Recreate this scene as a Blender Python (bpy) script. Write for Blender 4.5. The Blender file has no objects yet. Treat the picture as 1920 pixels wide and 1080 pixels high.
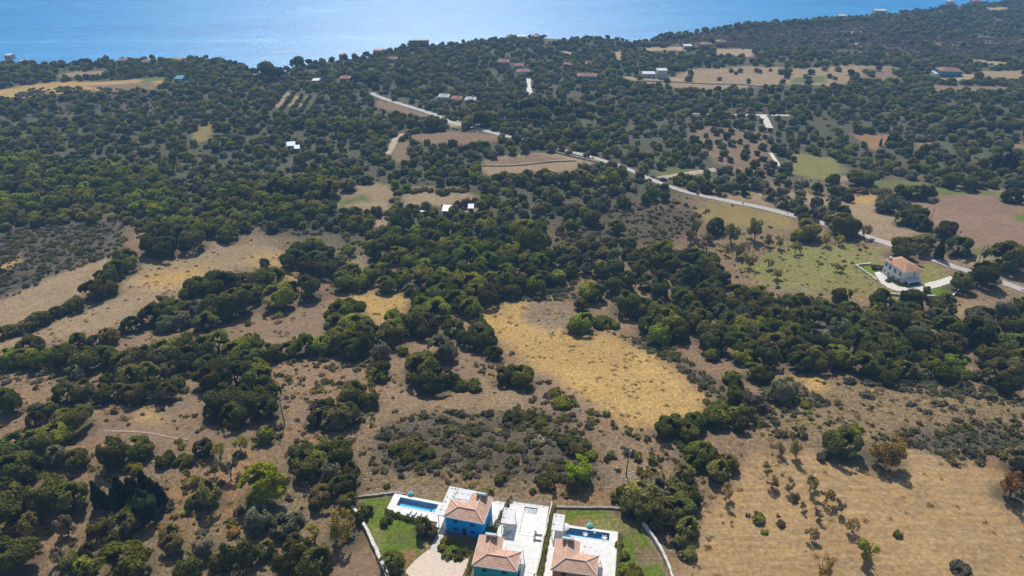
import bpy, bmesh, math, random
import numpy as np
from mathutils import Vector, Matrix
R = math.radians
C = bpy.context.scene.collection
scene = bpy.context.scene

# ---------------------------------------------------------------- camera, sky, sun, exposure
CAM_H, PITCH, FOC = 140.0, R(31), 1400.0
cam = bpy.data.cameras.new("camera"); cam_o = bpy.data.objects.new("camera", cam); C.objects.link(cam_o)
cam_o.location = (0, 0, CAM_H); cam_o.rotation_euler = (R(90) - PITCH, 0, 0)
cam.sensor_width = 36; cam.lens = 36 * FOC / 1920; cam.clip_start = 1; cam.clip_end = 60000
scene.camera = cam_o
SUN_EL, SUN_AZ = 47.0, -6.0          # azimuth clockwise from +Y (seaward)
w = bpy.data.worlds.new("World"); scene.world = w; w.use_nodes = True
nt = w.node_tree; nt.nodes.clear()
sky = nt.nodes.new("ShaderNodeTexSky"); sky.sky_type = 'NISHITA'; sky.sun_disc = False
sky.sun_elevation = R(SUN_EL); sky.sun_rotation = R(SUN_AZ % 360); sky.altitude = 100; sky.air_density = 1.0; sky.dust_density = 1.2; sky.ozone_density = 1.5
bg = nt.nodes.new("ShaderNodeBackground"); bg.inputs[1].default_value = 0.095
wo = nt.nodes.new("ShaderNodeOutputWorld"); nt.links.new(sky.outputs[0], bg.inputs[0]); nt.links.new(bg.outputs[0], wo.inputs[0])
sl = bpy.data.lights.new("sun", 'SUN'); sl.energy = 4.3; sl.angle = R(0.53); sl.color = (1, 0.95, 0.87)
so = bpy.data.objects.new("sun", sl); C.objects.link(so)
sv = Vector((math.sin(R(SUN_AZ)) * math.cos(R(SUN_EL)), math.cos(R(SUN_AZ)) * math.cos(R(SUN_EL)), math.sin(R(SUN_EL))))
so.rotation_euler = (-sv).to_track_quat('-Z', 'Y').to_euler(); so.location = sv * 300
vs = scene.view_settings; vs.view_transform = 'Standard'; vs.look = 'None'; vs.exposure = 0.15; vs.gamma = 1; vs.use_curve_mapping = False
cy = scene.cycles; cy.max_bounces = 6; cy.diffuse_bounces = 2; cy.glossy_bounces = 2; cy.transmission_bounces = 4; cy.volume_bounces = 0; cy.transparent_max_bounces = 6
cy.caustics_reflective = False; cy.caustics_refractive = False; cy.sample_clamp_indirect = 3

SEA_Z = -112.0
# ---------------------------------------------------------------- small maths: photo pixel (1920x1080) <-> place
CP, SP = math.cos(PITCH), math.sin(PITCH)
_Y = [-200, 0, 120, 150, 168, 200, 235, 275, 330, 400, 500, 600, 700, 800, 1000, 1300, 1800]
_Z = [0, 0, 0, -.5, -2, -8, -13, -16, -18, -21, -26, -32, -39, -46, -58, -76, -108]
def zb(x, y):
    x = np.asarray(x, float); y = np.asarray(y, float)
    z = 0
    for d, k in ((-12, .25), (0, .5), (12, .25)): z = z + k * np.interp(y + d, _Y, _Z)
    a = np.clip((y - 150) / 120, 0, 1) + 0.9 * np.clip((np.abs(x + 2) - 45) / 40, 0, 1) * np.clip((y - 60) / 30, 0, 1) * (y < 150)
    a = np.clip(a, 0, 1)
    n = 2.2 * np.sin(x / 61 + 1.3) * np.cos(y / 74 + .4) + 1.3 * np.sin(x / 29 - y / 41 + 2) + .5 * np.sin(x / 13 + y / 17)
    return z + a * n
def rayd(px, py):
    x = (np.asarray(px, float) - 960) / FOC; y = (540 - np.asarray(py, float)) / FOC
    return x, CP + y * SP, -SP + y * CP
def on_z(px, py, z):
    dx, dy, dz = rayd(px, py); t = (z - CAM_H) / dz
    return dx * t, dy * t
def ground(px, py):
    z = np.zeros_like(np.asarray(px, float)) - 10
    for _ in range(14):
        x, y = on_z(px, py, z); z = .4 * z + .6 * zb(x, y)
    return x, y, zb(x, y)
def gpt(px, py):
    x, y, z = ground(px, py); return Vector((float(x), float(y), float(z)))
def project(x, y, z):
    c = y * CP - (z - CAM_H) * SP; u = y * SP + (z - CAM_H) * CP
    return 960 + FOC * x / c, 540 - FOC * u / c, FOC / c
def wpoly(pts):
    p = np.array(pts, float); x, y, z = ground(p[:, 0], p[:, 1]); return np.stack([x, y], 1)
def inside(px, py, poly):
    px = np.asarray(px); r = np.zeros(px.shape, bool); n = len(poly)
    for i in range(n):
        x0, y0 = poly[i]; x1, y1 = poly[(i + 1) % n]
        if y0 == y1: continue
        c = ((y0 > py) != (y1 > py)) & (px < (x1 - x0) * (py - y0) / (y1 - y0) + x0); r ^= c
    return r
def dist_line(px, py, pts, closed=False):
    d = np.full(np.asarray(px).shape, 1e9); n = len(pts)
    for i in range(n if closed else n - 1):
        ax, ay = pts[i]; bx, by = pts[(i + 1) % n]; vx, vy = bx - ax, by - ay; L = vx * vx + vy * vy + 1e-9
        t = np.clip(((px - ax) * vx + (py - ay) * vy) / L, 0, 1); d = np.minimum(d, np.hypot(px - ax - t * vx, py - ay - t * vy))
    return d
_nr = np.random.RandomState(5).rand(64, 64)
def vnoise(x, y, s):
    x = x / s; y = y / s; i = np.floor(x).astype(int); j = np.floor(y).astype(int); fx = x - i; fy = y - j
    fx = fx * fx * (3 - 2 * fx); fy = fy * fy * (3 - 2 * fy)
    g = lambda a, b: _nr[a % 64, b % 64]
    return (g(i, j) * (1 - fx) + g(i + 1, j) * fx) * (1 - fy) + (g(i, j + 1) * (1 - fx) + g(i + 1, j + 1) * fx) * fy
def fnoise(x, y, s): return (vnoise(x, y, s) + .5 * vnoise(x + 31, y + 7, s / 2.1) + .25 * vnoise(x + 11, y + 57, s / 4.3)) / 1.75

# ---------------------------------------------------------------- object helpers
def tag(o, label=None, cat=None, group=None, kind=None):
    if label: o['label'] = label
    if cat: o['category'] = cat
    if group: o['group'] = group
    if kind: o['kind'] = kind
    return o
def empty(name, loc, rz=0, label=None, cat=None, group=None):
    o = bpy.data.objects.new(name, None); o.empty_display_size = .3; C.objects.link(o); o.location = loc; o.rotation_euler = (0, 0, rz)
    return tag(o, label, cat, group)
def link(name, me, mat=None, parent=None, smooth=False):
    if mat and not me.materials: me.materials.append(mat)
    if smooth: me.shade_smooth()
    o = bpy.data.objects.new(name, me); C.objects.link(o)
    if parent: o.parent = parent
    return o
class MB:
    """collects simple solids, then links them as one mesh"""
    def __init__(s): s.v = []; s.f = []
    def add(s, v, f):
        k = len(s.v); s.v += [tuple(p) for p in v]; s.f += [tuple(i + k for i in q) for q in f]; return s
    def box(s, x0, x1, y0, y1, z0, z1):
        return s.add([(x0, y0, z0), (x1, y0, z0), (x1, y1, z0), (x0, y1, z0), (x0, y0, z1), (x1, y0, z1), (x1, y1, z1), (x0, y1, z1)],
                     [(0, 3, 2, 1), (4, 5, 6, 7), (0, 1, 5, 4), (1, 2, 6, 5), (2, 3, 7, 6), (3, 0, 4, 7)])
    def prism(s, pts, z0, z1):
        n = len(pts)
        return s.add([(x, y, z0) for x, y in pts] + [(x, y, z1) for x, y in pts],
                     [tuple(range(n - 1, -1, -1)), tuple(range(n, 2 * n))] + [(i, (i + 1) % n, (i + 1) % n + n, i + n) for i in range(n)])
    def tube(s, pts, rad, n=7):
        pts = [Vector(p) for p in pts]; rad = rad if hasattr(rad, '__len__') else [rad] * len(pts); V = []; F = []
        for i, p in enumerate(pts):
            d = (pts[min(i + 1, len(pts) - 1)] - pts[max(i - 1, 0)]).normalized(); a = d.orthogonal().normalized(); b = d.cross(a)
            for k in range(n): V.append(p + (a * math.cos(2 * math.pi * k / n) + b * math.sin(2 * math.pi * k / n)) * rad[i])
        for i in range(len(pts) - 1):
            for k in range(n): F.append((i * n + k, i * n + (k + 1) % n, i * n + n + (k + 1) % n, i * n + n + k))
        F.append(tuple(range(n - 1, -1, -1))); F.append(tuple(range((len(pts) - 1) * n, len(pts) * n)))
        return s.add(V, F)
    def lathe(s, prof, n=14, c=(0, 0)):
        V = []; F = []
        for r_, z in prof:
            for k in range(n): V.append((c[0] + r_ * math.cos(2 * math.pi * k / n), c[1] + r_ * math.sin(2 * math.pi * k / n), z))
        for i in range(len(prof) - 1):
            for k in range(n): F.append((i * n + k, i * n + (k + 1) % n, i * n + n + (k + 1) % n, i * n + n + k))
        F.append(tuple(range(n - 1, -1, -1))); F.append(tuple(range((len(prof) - 1) * n, len(prof) * n)))
        return s.add(V, F)
    def build(s, name, mat, parent=None, bevel=0, smooth=False):
        me = bpy.data.meshes.new(name); me.from_pydata(s.v, [], s.f)
        if bevel:
            b = bmesh.new(); b.from_mesh(me); bmesh.ops.bevel(b, geom=list(b.edges), offset=bevel, segments=1, affect='EDGES'); b.to_mesh(me); b.free()
        return link(name, me, mat, parent, smooth)

# ---------------------------------------------------------------- materials
def newmat(name):
    m = bpy.data.materials.new(name); m.use_nodes = True; n = m.node_tree; n.nodes.clear()
    return m, n, (lambda t, **k: _node(n, t, k)), (lambda a, b: n.links.new(a, b))
def _node(n, t, k):
    o = n.nodes.new("ShaderNode" + t)
    for a, b in k.items():
        if a.startswith("_"): setattr(o, a[1:], b)
        else: o.inputs[a.replace("__", " ")].default_value = b
    return o
def rgb(c): return (c[0], c[1], c[2], 1)
def plain(name, col, rough=.8, spec=.3, var=.25, scale=3.0, bump=.0, metallic=0):
    m, n, N, L = newmat(name)
    p = N("BsdfPrincipled", Roughness=rough, Metallic=metallic); p.inputs["Specular IOR Level"].default_value = spec
    tc = N("TexCoord"); no = N("TexNoise", Scale=scale, Detail=6.0, Roughness=.65); L(tc.outputs["Object"], no.inputs["Vector"])
    mr = N("MapRange"); mr.inputs["From Min"].default_value = .3; mr.inputs["From Max"].default_value = .7; mr.inputs["To Min"].default_value = 1 - var; mr.inputs["To Max"].default_value = 1 + var
    L(no.outputs["Fac"], mr.inputs["Value"])
    mx = N("VectorMath", _operation='SCALE'); mx.inputs[0].default_value = col[:3]; L(mr.outputs[0], mx.inputs["Scale"]); L(mx.outputs[0], p.inputs["Base Color"])
    if bump:
        b = N("Bump", Strength=bump, Distance=.05); L(no.outputs["Fac"], b.inputs["Height"]); L(b.outputs[0], p.inputs["Normal"])
    o = N("OutputMaterial"); L(p.outputs[0], o.inputs[0]); return m
def leaf_mat(name, transl=.3, inst=False):
    m, n, N, L = newmat(name)
    oi = N("ObjectInfo"); csrc = oi.outputs["Color"]
    if inst: ia = N("Attribute"); ia.attribute_type = 'INSTANCER'; ia.attribute_name = "tint"; csrc = ia.outputs["Color"]
    tc = N("TexCoord"); no = N("TexNoise", Scale=2.6, Detail=4.0, Roughness=.7); L(tc.outputs["Object"], no.inputs["Vector"])
    mr = N("MapRange"); mr.inputs["From Min"].default_value = .3; mr.inputs["From Max"].default_value = .7; mr.inputs["To Min"].default_value = .5; mr.inputs["To Max"].default_value = 1.5; L(no.outputs["Fac"], mr.inputs["Value"])
    m2 = N("MapRange"); m2.inputs["To Min"].default_value = .72; m2.inputs["To Max"].default_value = 1.3; L(oi.outputs["Random"], m2.inputs["Value"])
    mu = N("Math", _operation='MULTIPLY'); L(mr.outputs[0], mu.inputs[0]); L(m2.outputs[0], mu.inputs[1])
    hs = N("HueSaturation"); L(csrc, hs.inputs["Color"])
    m3 = N("MapRange"); m3.inputs["To Min"].default_value = .478; m3.inputs["To Max"].default_value = .522
    r2 = N("Math", _operation='FRACT'); r3 = N("Math", _operation='MULTIPLY'); r3.inputs[1].default_value = 7.31; L(oi.outputs["Random"], r3.inputs[0]); L(r3.outputs[0], r2.inputs[0]); L(r2.outputs[0], m3.inputs["Value"]); L(m3.outputs[0], hs.inputs["Hue"])
    sc = N("VectorMath", _operation='SCALE'); L(hs.outputs[0], sc.inputs[0]); L(mu.outputs[0], sc.inputs["Scale"])
    d = N("BsdfDiffuse"); t = N("BsdfTranslucent"); L(sc.outputs[0], d.inputs[0])
    s2 = N("VectorMath", _operation='MULTIPLY'); s2.inputs[1].default_value = (1.25, 1.3, .6); L(sc.outputs[0], s2.inputs[0]); L(s2.outputs[0], t.inputs[0])
    mx = N("MixShader", Fac=transl); L(d.outputs[0], mx.inputs[1]); L(t.outputs[0], mx.inputs[2])
    o = N("OutputMaterial"); L(mx.outputs[0], o.inputs[0]); return m
M = {}
M['leaf'] = leaf_mat("foliage"); M['leaf_dry'] = leaf_mat("dry foliage", .15)
M['leaf_far'] = leaf_mat("foliage in numbers", .3, True)
M['bark'] = plain("bark", (.10, .075, .055), .9, .1, .4, 4)
M['white_pool'] = plain("white pool plaster", (.72, .78, .80), .5, .4, .05, 1)
M['tiles_or'] = None
M['white'] = plain("white render", (.76, .75, .72), .7, .3, .12, 1.5)
M['paving'] = plain("pale paving", (.70, .685, .65), .6, .3, .16, .9)
M['stone'] = plain("dry stone", (.40, .36, .30), .9, .2, .55, 3.5, .8)
M['pale_stone'] = plain("pale stone wall", (.64, .60, .54), .9, .2, .5, 3.0, .8)
M['blue'] = plain("blue render", (.012, .36, .86), .8, .2, .2, .8)
M['teal'] = plain("teal render", (.04, .40, .44), .8, .2, .2, .8)
M['salmon'] = plain("salmon render", (.46, .19, .12), .8, .2, .2, .8)
M['glass'] = plain("dark window glass", (.02, .025, .03), .1, .6, .1, 1)
M['dark'] = plain("dark metal", (.04, .04, .045), .5, .4, .1, 3)
M['grey'] = plain("grey metal", (.35, .36, .37), .45, .5, .1, 3)
M['wood_pole'] = plain("weathered pole", (.11, .08, .06), .9, .1, .35, 2)
M['gravel'] = plain("beige gravel", (.66, .54, .43), .95, .1, .16, 1.6, .4)
M['asphalt'] = plain("pale worn asphalt", (.43, .40, .365), .9, .2, .14, .35, .2)
M['dirt'] = plain("pale dirt track", (.42, .33, .25), .95, .1, .2, .4, .2)
M['trod'] = plain('trodden soil', (.36, .27, .20), .95, .1, .3, .8, .2)
M['path'] = plain("pale stone path", (.60, .56, .50), .9, .2, .2, 1.3, .3)
M['turq'] = plain("turquoise canvas", (.14, .44, .40), .8, .2, .1, 2)
M['canvas'] = plain("white canvas", (.80, .80, .80), .8, .2, .05, 2)
M['pool_tile'] = plain("blue pool tile", (.10, .56, .78), .5, .4, .08, 2)
M['far_white'] = plain("far white render", (.56, .55, .53), .8, .2, .06, 1)
M['far_pink'] = plain("pink render", (.40, .27, .24), .8, .2, .08, 1)
M['far_teal'] = plain("blue green render", (.10, .30, .36), .8, .2, .08, 1)
M['grey_roof'] = plain("grey sheet roof", (.42, .42, .42), .7, .3, .15, 1)
M['sheet_roof'] = plain('bluish sheet roof', (.42, .50, .58), .5, .4, .12, .6)
M['white_roof'] = plain("white sheet roof", (.50, .51, .53), .5, .4, .06, 1)
M['rubble'] = plain("rubble", (.42, .38, .34), .95, .1, .5, 5, .6)
M['carpaint_white'] = plain("white car paint", (.8, .8, .8), .3, .5, .02, 1)
M['carpaint_dark'] = plain("dark car paint", (.06, .08, .11), .3, .5, .02, 1)
def roof_mat(name, c0, c1):
    m, n, N, L = newmat(name); tc = N("TexCoord")
    p = N("BsdfPrincipled", Roughness=.85); p.inputs["Specular IOR Level"].default_value = .2
    wx = N("TexWave", Scale=1.55, Distortion=.4); wx.bands_direction = 'X'; wy = N("TexWave", Scale=1.0, Distortion=.5); wy.bands_direction = 'Y'
    br = N("TexVoronoi", Scale=3.2); no = N("TexNoise", Scale=.9, Detail=5.0)
    for q in (wx, wy, br, no): L(tc.outputs["Object"], q.inputs["Vector"])
    a = N("Math", _operation='MULTIPLY'); L(wx.outputs["Fac"], a.inputs[0]); L(wy.outputs["Fac"], a.inputs[1])
    sep = N("SeparateColor"); L(br.outputs["Color"], sep.inputs[0])
    cr = N("Mix", _data_type='RGBA'); cr.inputs[6].default_value = rgb(c0); cr.inputs[7].default_value = rgb(c1); L(sep.outputs[0], cr.inputs[0])
    mr = N("MapRange"); mr.inputs["To Min"].default_value = .78; mr.inputs["To Max"].default_value = 1.2; L(a.outputs[0], mr.inputs["Value"])
    m2 = N("MapRange"); m2.inputs["From Min"].default_value = .3; m2.inputs["From Max"].default_value = .7; m2.inputs["To Min"].default_value = .8; m2.inputs["To Max"].default_value = 1.15; L(no.outputs["Fac"], m2.inputs["Value"])
    mm = N("Math", _operation='MULTIPLY'); L(mr.outputs[0], mm.inputs[0]); L(m2.outputs[0], mm.inputs[1])
    sc = N("VectorMath", _operation='SCALE'); L(cr.outputs[2], sc.inputs[0]); L(mm.outputs[0], sc.inputs["Scale"]); L(sc.outputs[0], p.inputs["Base Color"])
    b = N("Bump", Strength=.7, Distance=.08); L(a.outputs[0], b.inputs["Height"]); L(b.outputs[0], p.inputs["Normal"])
    o = N("OutputMaterial"); L(p.outputs[0], o.inputs[0]); return m
M['tiles'] = roof_mat("terracotta tiles", (.62, .37, .26), (.76, .50, .37))
M['tiles_or'] = roof_mat("orange tiles", (.52, .26, .16), (.66, .38, .26))
M['tiles_far'] = roof_mat("weathered terracotta", (.34, .17, .12), (.44, .25, .18))
def pergola_mat():
    m, n, N, L = newmat("white slats"); tc = N("TexCoord"); p = N("BsdfPrincipled", Roughness=.7)
    mp = N("Mapping"); mp.inputs["Scale"].default_value = (.75, 1.25, 0); L(tc.outputs["Object"], mp.inputs[0])
    vo = N("TexVoronoi", Scale=1.0, Randomness=.45); L(mp.outputs[0], vo.inputs["Vector"]); no = N("TexNoise", Scale=3.5, Detail=4.0); L(tc.outputs["Object"], no.inputs["Vector"])
    ad = N("Math", _operation='MULTIPLY_ADD'); L(no.outputs["Fac"], ad.inputs[0]); ad.inputs[1].default_value = .5; L(vo.outputs["Distance"], ad.inputs[2])
    cr = N("ValToRGB"); cr.color_ramp.elements[0].position = .44; cr.color_ramp.elements[0].color = (.16, .145, .15, 1); cr.color_ramp.elements[1].position = .54; cr.color_ramp.elements[1].color = (.76, .74, .72, 1)
    L(ad.outputs[0], cr.inputs[0]); L(cr.outputs[0], p.inputs["Base Color"]); o = N("OutputMaterial"); L(p.outputs[0], o.inputs[0]); return m
M['slats'] = pergola_mat()
def water_mat(name, tint, rough, wave, bs=.25):
    m, n, N, L = newmat(name); tc = N("TexCoord"); no = N("TexNoise", Scale=wave, Detail=3.0); L(tc.outputs["Object"], no.inputs["Vector"])
    b = N("Bump", Strength=bs, Distance=.06); L(no.outputs["Fac"], b.inputs["Height"])
    g = N("BsdfGlossy", Roughness=rough); L(b.outputs[0], g.inputs["Normal"]); t = N("BsdfTransparent"); t.inputs[0].default_value = rgb(tint)
    fr = N("Fresnel", IOR=1.33); L(b.outputs[0], fr.inputs["Normal"]); mx = N("MixShader"); L(fr.outputs[0], mx.inputs[0]); L(t.outputs[0], mx.inputs[1]); L(g.outputs[0], mx.inputs[2])
    o = N("OutputMaterial"); L(mx.outputs[0], o.inputs[0]); return m
M['water'] = water_mat("pool water", (.50, .86, .97), .015, 1.2, .06)
M['water_glare'] = water_mat("rippled pool water", (.75, .92, .97), .22, 3.0)
def sea_mat():
    m, n, N, L = newmat("sea water"); tc = N("TexCoord")
    mp = N("Mapping"); mp.inputs["Scale"].default_value = (.5, 1, 1); L(tc.outputs["Object"], mp.inputs[0])
    n1 = N("TexNoise", Scale=.24, Detail=7.0, Roughness=.62); n2 = N("TexNoise", Scale=.006, Detail=4.0, Roughness=.6); L(mp.outputs[0], n1.inputs["Vector"])
    mp2 = N("Mapping"); mp2.inputs["Scale"].default_value = (.3, 2.0, 1); L(tc.outputs["Object"], mp2.inputs[0]); L(mp2.outputs[0], n2.inputs["Vector"])
    b = N("Bump", Strength=1.0, Distance=1.1); L(n1.outputs["Fac"], b.inputs["Height"])
    cr = N("ValToRGB"); cr.color_ramp.elements[0].position = .36; cr.color_ramp.elements[0].color = (.014, .20, .46, 1); cr.color_ramp.elements[1].position = .66; cr.color_ramp.elements[1].color = (.03, .255, .52, 1)
    e3 = cr.color_ramp.elements.new(.76); e3.color = (.13, .34, .64, 1); L(n2.outputs["Fac"], cr.inputs[0])
    mp3 = N("Mapping"); mp3.inputs["Scale"].default_value = (.35, 1.6, 1); L(tc.outputs["Object"], mp3.inputs[0]); n5 = N("TexNoise", Scale=.05, Detail=8.0, Roughness=.75); L(mp3.outputs[0], n5.inputs["Vector"]); r5 = N("MapRange"); r5.inputs["From Min"].default_value = .3; r5.inputs["From Max"].default_value = .7; r5.inputs["To Min"].default_value = .72; r5.inputs["To Max"].default_value = 1.25; L(n5.outputs["Fac"], r5.inputs["Value"]); s5 = N("VectorMath", _operation='SCALE'); L(cr.outputs[0], s5.inputs[0]); L(r5.outputs[0], s5.inputs["Scale"])
    d = N("BsdfDiffuse"); L(s5.outputs[0], d.inputs[0]); gl = N("BsdfGlossy", Roughness=.43, _distribution='BECKMANN'); L(b.outputs[0], gl.inputs["Normal"]); gl.inputs[0].default_value = (.12, .12, .12, 1)
    ad = N("AddShader"); L(d.outputs[0], ad.inputs[0]); L(gl.outputs[0], ad.inputs[1]); o = N("OutputMaterial"); L(ad.outputs[0], o.inputs[0]); return m
M['sea'] = sea_mat()
def ground_mat():
    m, n, N, L = newmat("dry mediterranean ground"); tc = N("TexCoord"); at = N("Attribute"); at.attribute_name = "tint"; mk = N("Attribute"); mk.attribute_name = "mask"
    sp = N("SeparateColor"); L(mk.outputs["Color"], sp.inputs[0])
    P = lambda s, d=6.0, r=.65: N("TexNoise", Scale=s, Detail=d, Roughness=r)
    n1, n2, n3, n4 = P(.85, 8.0, .7), P(.06, 5.0), P(1.5, 4.0, .7), P(.22, 4.0)
    for q in (n1, n2, n3, n4): L(tc.outputs["Object"], q.inputs["Vector"])
    def rng(src, a, b, c, d):
        k = N("MapRange"); k.inputs["From Min"].default_value = a; k.inputs["From Max"].default_value = b; k.inputs["To Min"].default_value = c; k.inputs["To Max"].default_value = d; L(src, k.inputs["Value"]); return k.outputs[0]
    def mul(a, b):
        k = N("Math", _operation='MULTIPLY'); L(a, k.inputs[0]); L(b, k.inputs[1]) if not isinstance(b, float) else setattr(k.inputs[1], 'default_value', b); return k.outputs[0]
    val = mul(rng(n1.outputs["Fac"], .3, .7, .62, 1.36), rng(n2.outputs["Fac"], .3, .7, .88, 1.12))
    # furrows
    mp = N("Mapping"); mp.inputs["Rotation"].default_value = (0, 0, R(-24)); mp.inputs["Scale"].default_value = (.035, .55, 1); L(tc.outputs["Object"], mp.inputs[0])
    wv = N("TexNoise", Scale=1.6, Detail=5.0, Roughness=.7, Distortion=.25); L(mp.outputs[0], wv.inputs["Vector"])
    fu = N("Mix", _data_type='FLOAT'); L(sp.outputs[0], fu.inputs[0]); fu.inputs[2].default_value = 1.0; L(rng(wv.outputs["Fac"], .3, .7, .74, 1.2), fu.inputs[3])
    val = mul(val, fu.outputs[0])
    # tufts of dry plants: dark flecks
    tf = N("Mix", _data_type='FLOAT'); L(sp.outputs[1], tf.inputs[0]); tf.inputs[2].default_value = 1.0; L(rng(n3.outputs["Fac"], .36, .58, .42, 1.12), tf.inputs[3])
    val = mul(val, tf.outputs[0])
    sc = N("VectorMath", _operation='SCALE'); L(at.outputs["Color"], sc.inputs[0]); L(val, sc.inputs["Scale"])
    # patchy hue: grey-mauve soil to straw
    hm = N("Mix", _data_type='RGBA', _blend_type='MULTIPLY'); hm.inputs[0].default_value = 1; L(sc.outputs[0], hm.inputs[6])
    cr = N("ValToRGB"); cr.color_ramp.elements[0].position = .35; cr.color_ramp.elements[0].color = (.94, .97, 1.03, 1); cr.color_ramp.elements[1].position = .65; cr.color_ramp.elements[1].color = (1.07, 1.01, .91, 1); L(n4.outputs["Fac"], cr.inputs[0]); L(cr.outputs[0], hm.inputs[7])
    # pale loose stones
    vo = N("TexVoronoi", Scale=.8); L(tc.outputs["Object"], vo.inputs["Vector"]); stn = mul(mul(rng(vo.outputs["Distance"], .10, .2, 1, 0), rng(n1.outputs["Fac"], .48, .58, 0, 1)), sp.outputs[2])
    sm = N("Mix", _data_type='RGBA'); L(stn, sm.inputs[0]); L(hm.outputs[2], sm.inputs[6]); sm.inputs[7].default_value = (.55, .50, .44, 1)
    p = N("BsdfPrincipled", Roughness=.95); p.inputs["Specular IOR Level"].default_value = .1; L(sm.outputs[2], p.inputs["Base Color"])
    hh = N("Math", _operation='ADD'); L(n1.outputs["Fac"], hh.inputs[0]); hh.inputs[1].default_value = 0
    h2 = N("Math", _operation='ADD'); L(hh.outputs[0], h2.inputs[0]); L(mul(n3.outputs["Fac"], .35), h2.inputs[1])
    b = N("Bump", Strength=.5, Distance=.35); L(h2.outputs[0], b.inputs["Height"]); L(b.outputs[0], p.inputs["Normal"])
    o = N("OutputMaterial"); L(p.outputs[0], o.inputs[0]); return m
M['ground'] = ground_mat()
# ---------------------------------------------------------------- layout: coast, roads, fields (traced on the photo, placed on the terrain)
COAST = [(-900, 132), (-300, 126), (0, 118), (60, 121), (130, 119), (200, 114), (260, 112), (330, 107), (390, 110), (440, 121), (478, 134), (500, 140), (530, 136), (545, 128), (600, 116), (650, 110), (700, 107), (735, 95),
         (770, 83), (800, 87), (850, 82), (900, 77), (960, 73), (1050, 73), (1110, 71), (1160, 74), (1195, 81), (1217, 78), (1250, 67), (1330, 57), (1400, 45), (1500, 41), (1600, 32), (1700, 23), (1800, 11), (1900, 2), (2100, -18), (2700, -60)]
_c = wpoly(COAST)
coast = [(-2600, _c[0][1] - 20)] + [tuple(p) for p in _c] + [(2600, _c[-1][1] + 60), (2600, -400), (-2600, -400)]
ROAD = [(697, 174), (705, 180), (760, 197), (812, 213), (845, 232), (880, 236), (915, 247), (960, 258), (1020, 272), (1080, 287), (1135, 302), (1180, 318), (1225, 340), (1290, 362), (1350, 374), (1420, 387), (1480, 402), (1540, 418), (1600, 435), (1665, 457), (1720, 477), (1790, 501), (1860, 523), (1940, 552), (2100, 620)]
road_w = wpoly(ROAD)
TRACKS = [  # (name, pixels, width m, material)
    ('lane', [(992, 146), (990, 160), (996, 182)], 4.0, 'path'), ('lane', [(1300, 213), (1360, 215), (1430, 216), (1480, 217)], 2.6, 'path'), ('lane', [(1430, 216), (1437, 228), (1443, 240)], 5.0, 'path'),
    ('track', [(757, 251), (742, 258), (736, 275), (727, 290)], 4.0, 'dirt'), ('track', [(1343, 318), (1290, 326), (1235, 334)], 5.0, 'dirt'), ('track', [(880, 236), (920, 233), (925, 222), (922, 210)], 4.0, 'dirt'),
    ('footpath', [(195, 808), (240, 809), (285, 812), (325, 822), (352, 824)], .6, 'trod'), ('track', [(1445, 287), (1455, 303), (1463, 312)], 2.5, 'path'),
    ('driveway', [(1648, 512), (1656, 524), (1668, 537), (1691, 544), (1719, 543), (1750, 535), (1790, 522)], 4.2, 'path')]
tracks_w = [wpoly(t[1]) for t in TRACKS]
T = {  # base colours (linear albedo), masks: furrow, dry tufts, stones
 'soil': ((.24, .16, .093), (0, .75, .6)), 'far': ((.105, .100, .058), (0, .7, .15)), 'gold': ((.43, .285, .105), (0, .7, .1)), 'straw': ((.31, .23, .135), (.3, .5, .2)), 'grey': ((.265, .195, .118), (0, .9, 1)),
 'brown': ((.225, .155, .098), (.3, .2, .25)), 'tan': ((.365, .245, .12), (.8, .15, .3)), 'plough': ((.25, .165, .11), (.7, .05, .05)), 'lawn': ((.125, .185, .020), (0, .65, 0)), 'meadow': ((.235, .22, .072), (0, .8, .15)),
 'paddock': ((.245, .19, .07), (0, .15, 0)), 'scrub': ((.115, .092, .058), (0, .9, .3)), 'heath': ((.105, .088, .068), (0, .9, .1)), 'hill': ((.235, .172, .092), (0, 1.0, .35)), 'orange': ((.29, .165, .085), (0, .4, .2)),
 'litter': ((.075, .07, .042), (0, .5, .1)), 'pale': ((.36, .27, .165), (0, .2, .1)), 'green': ((.14, .155, .05), (0, .4, 0)), 'red': ((.23, .125, .08), (.2, .3, .1))}
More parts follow.
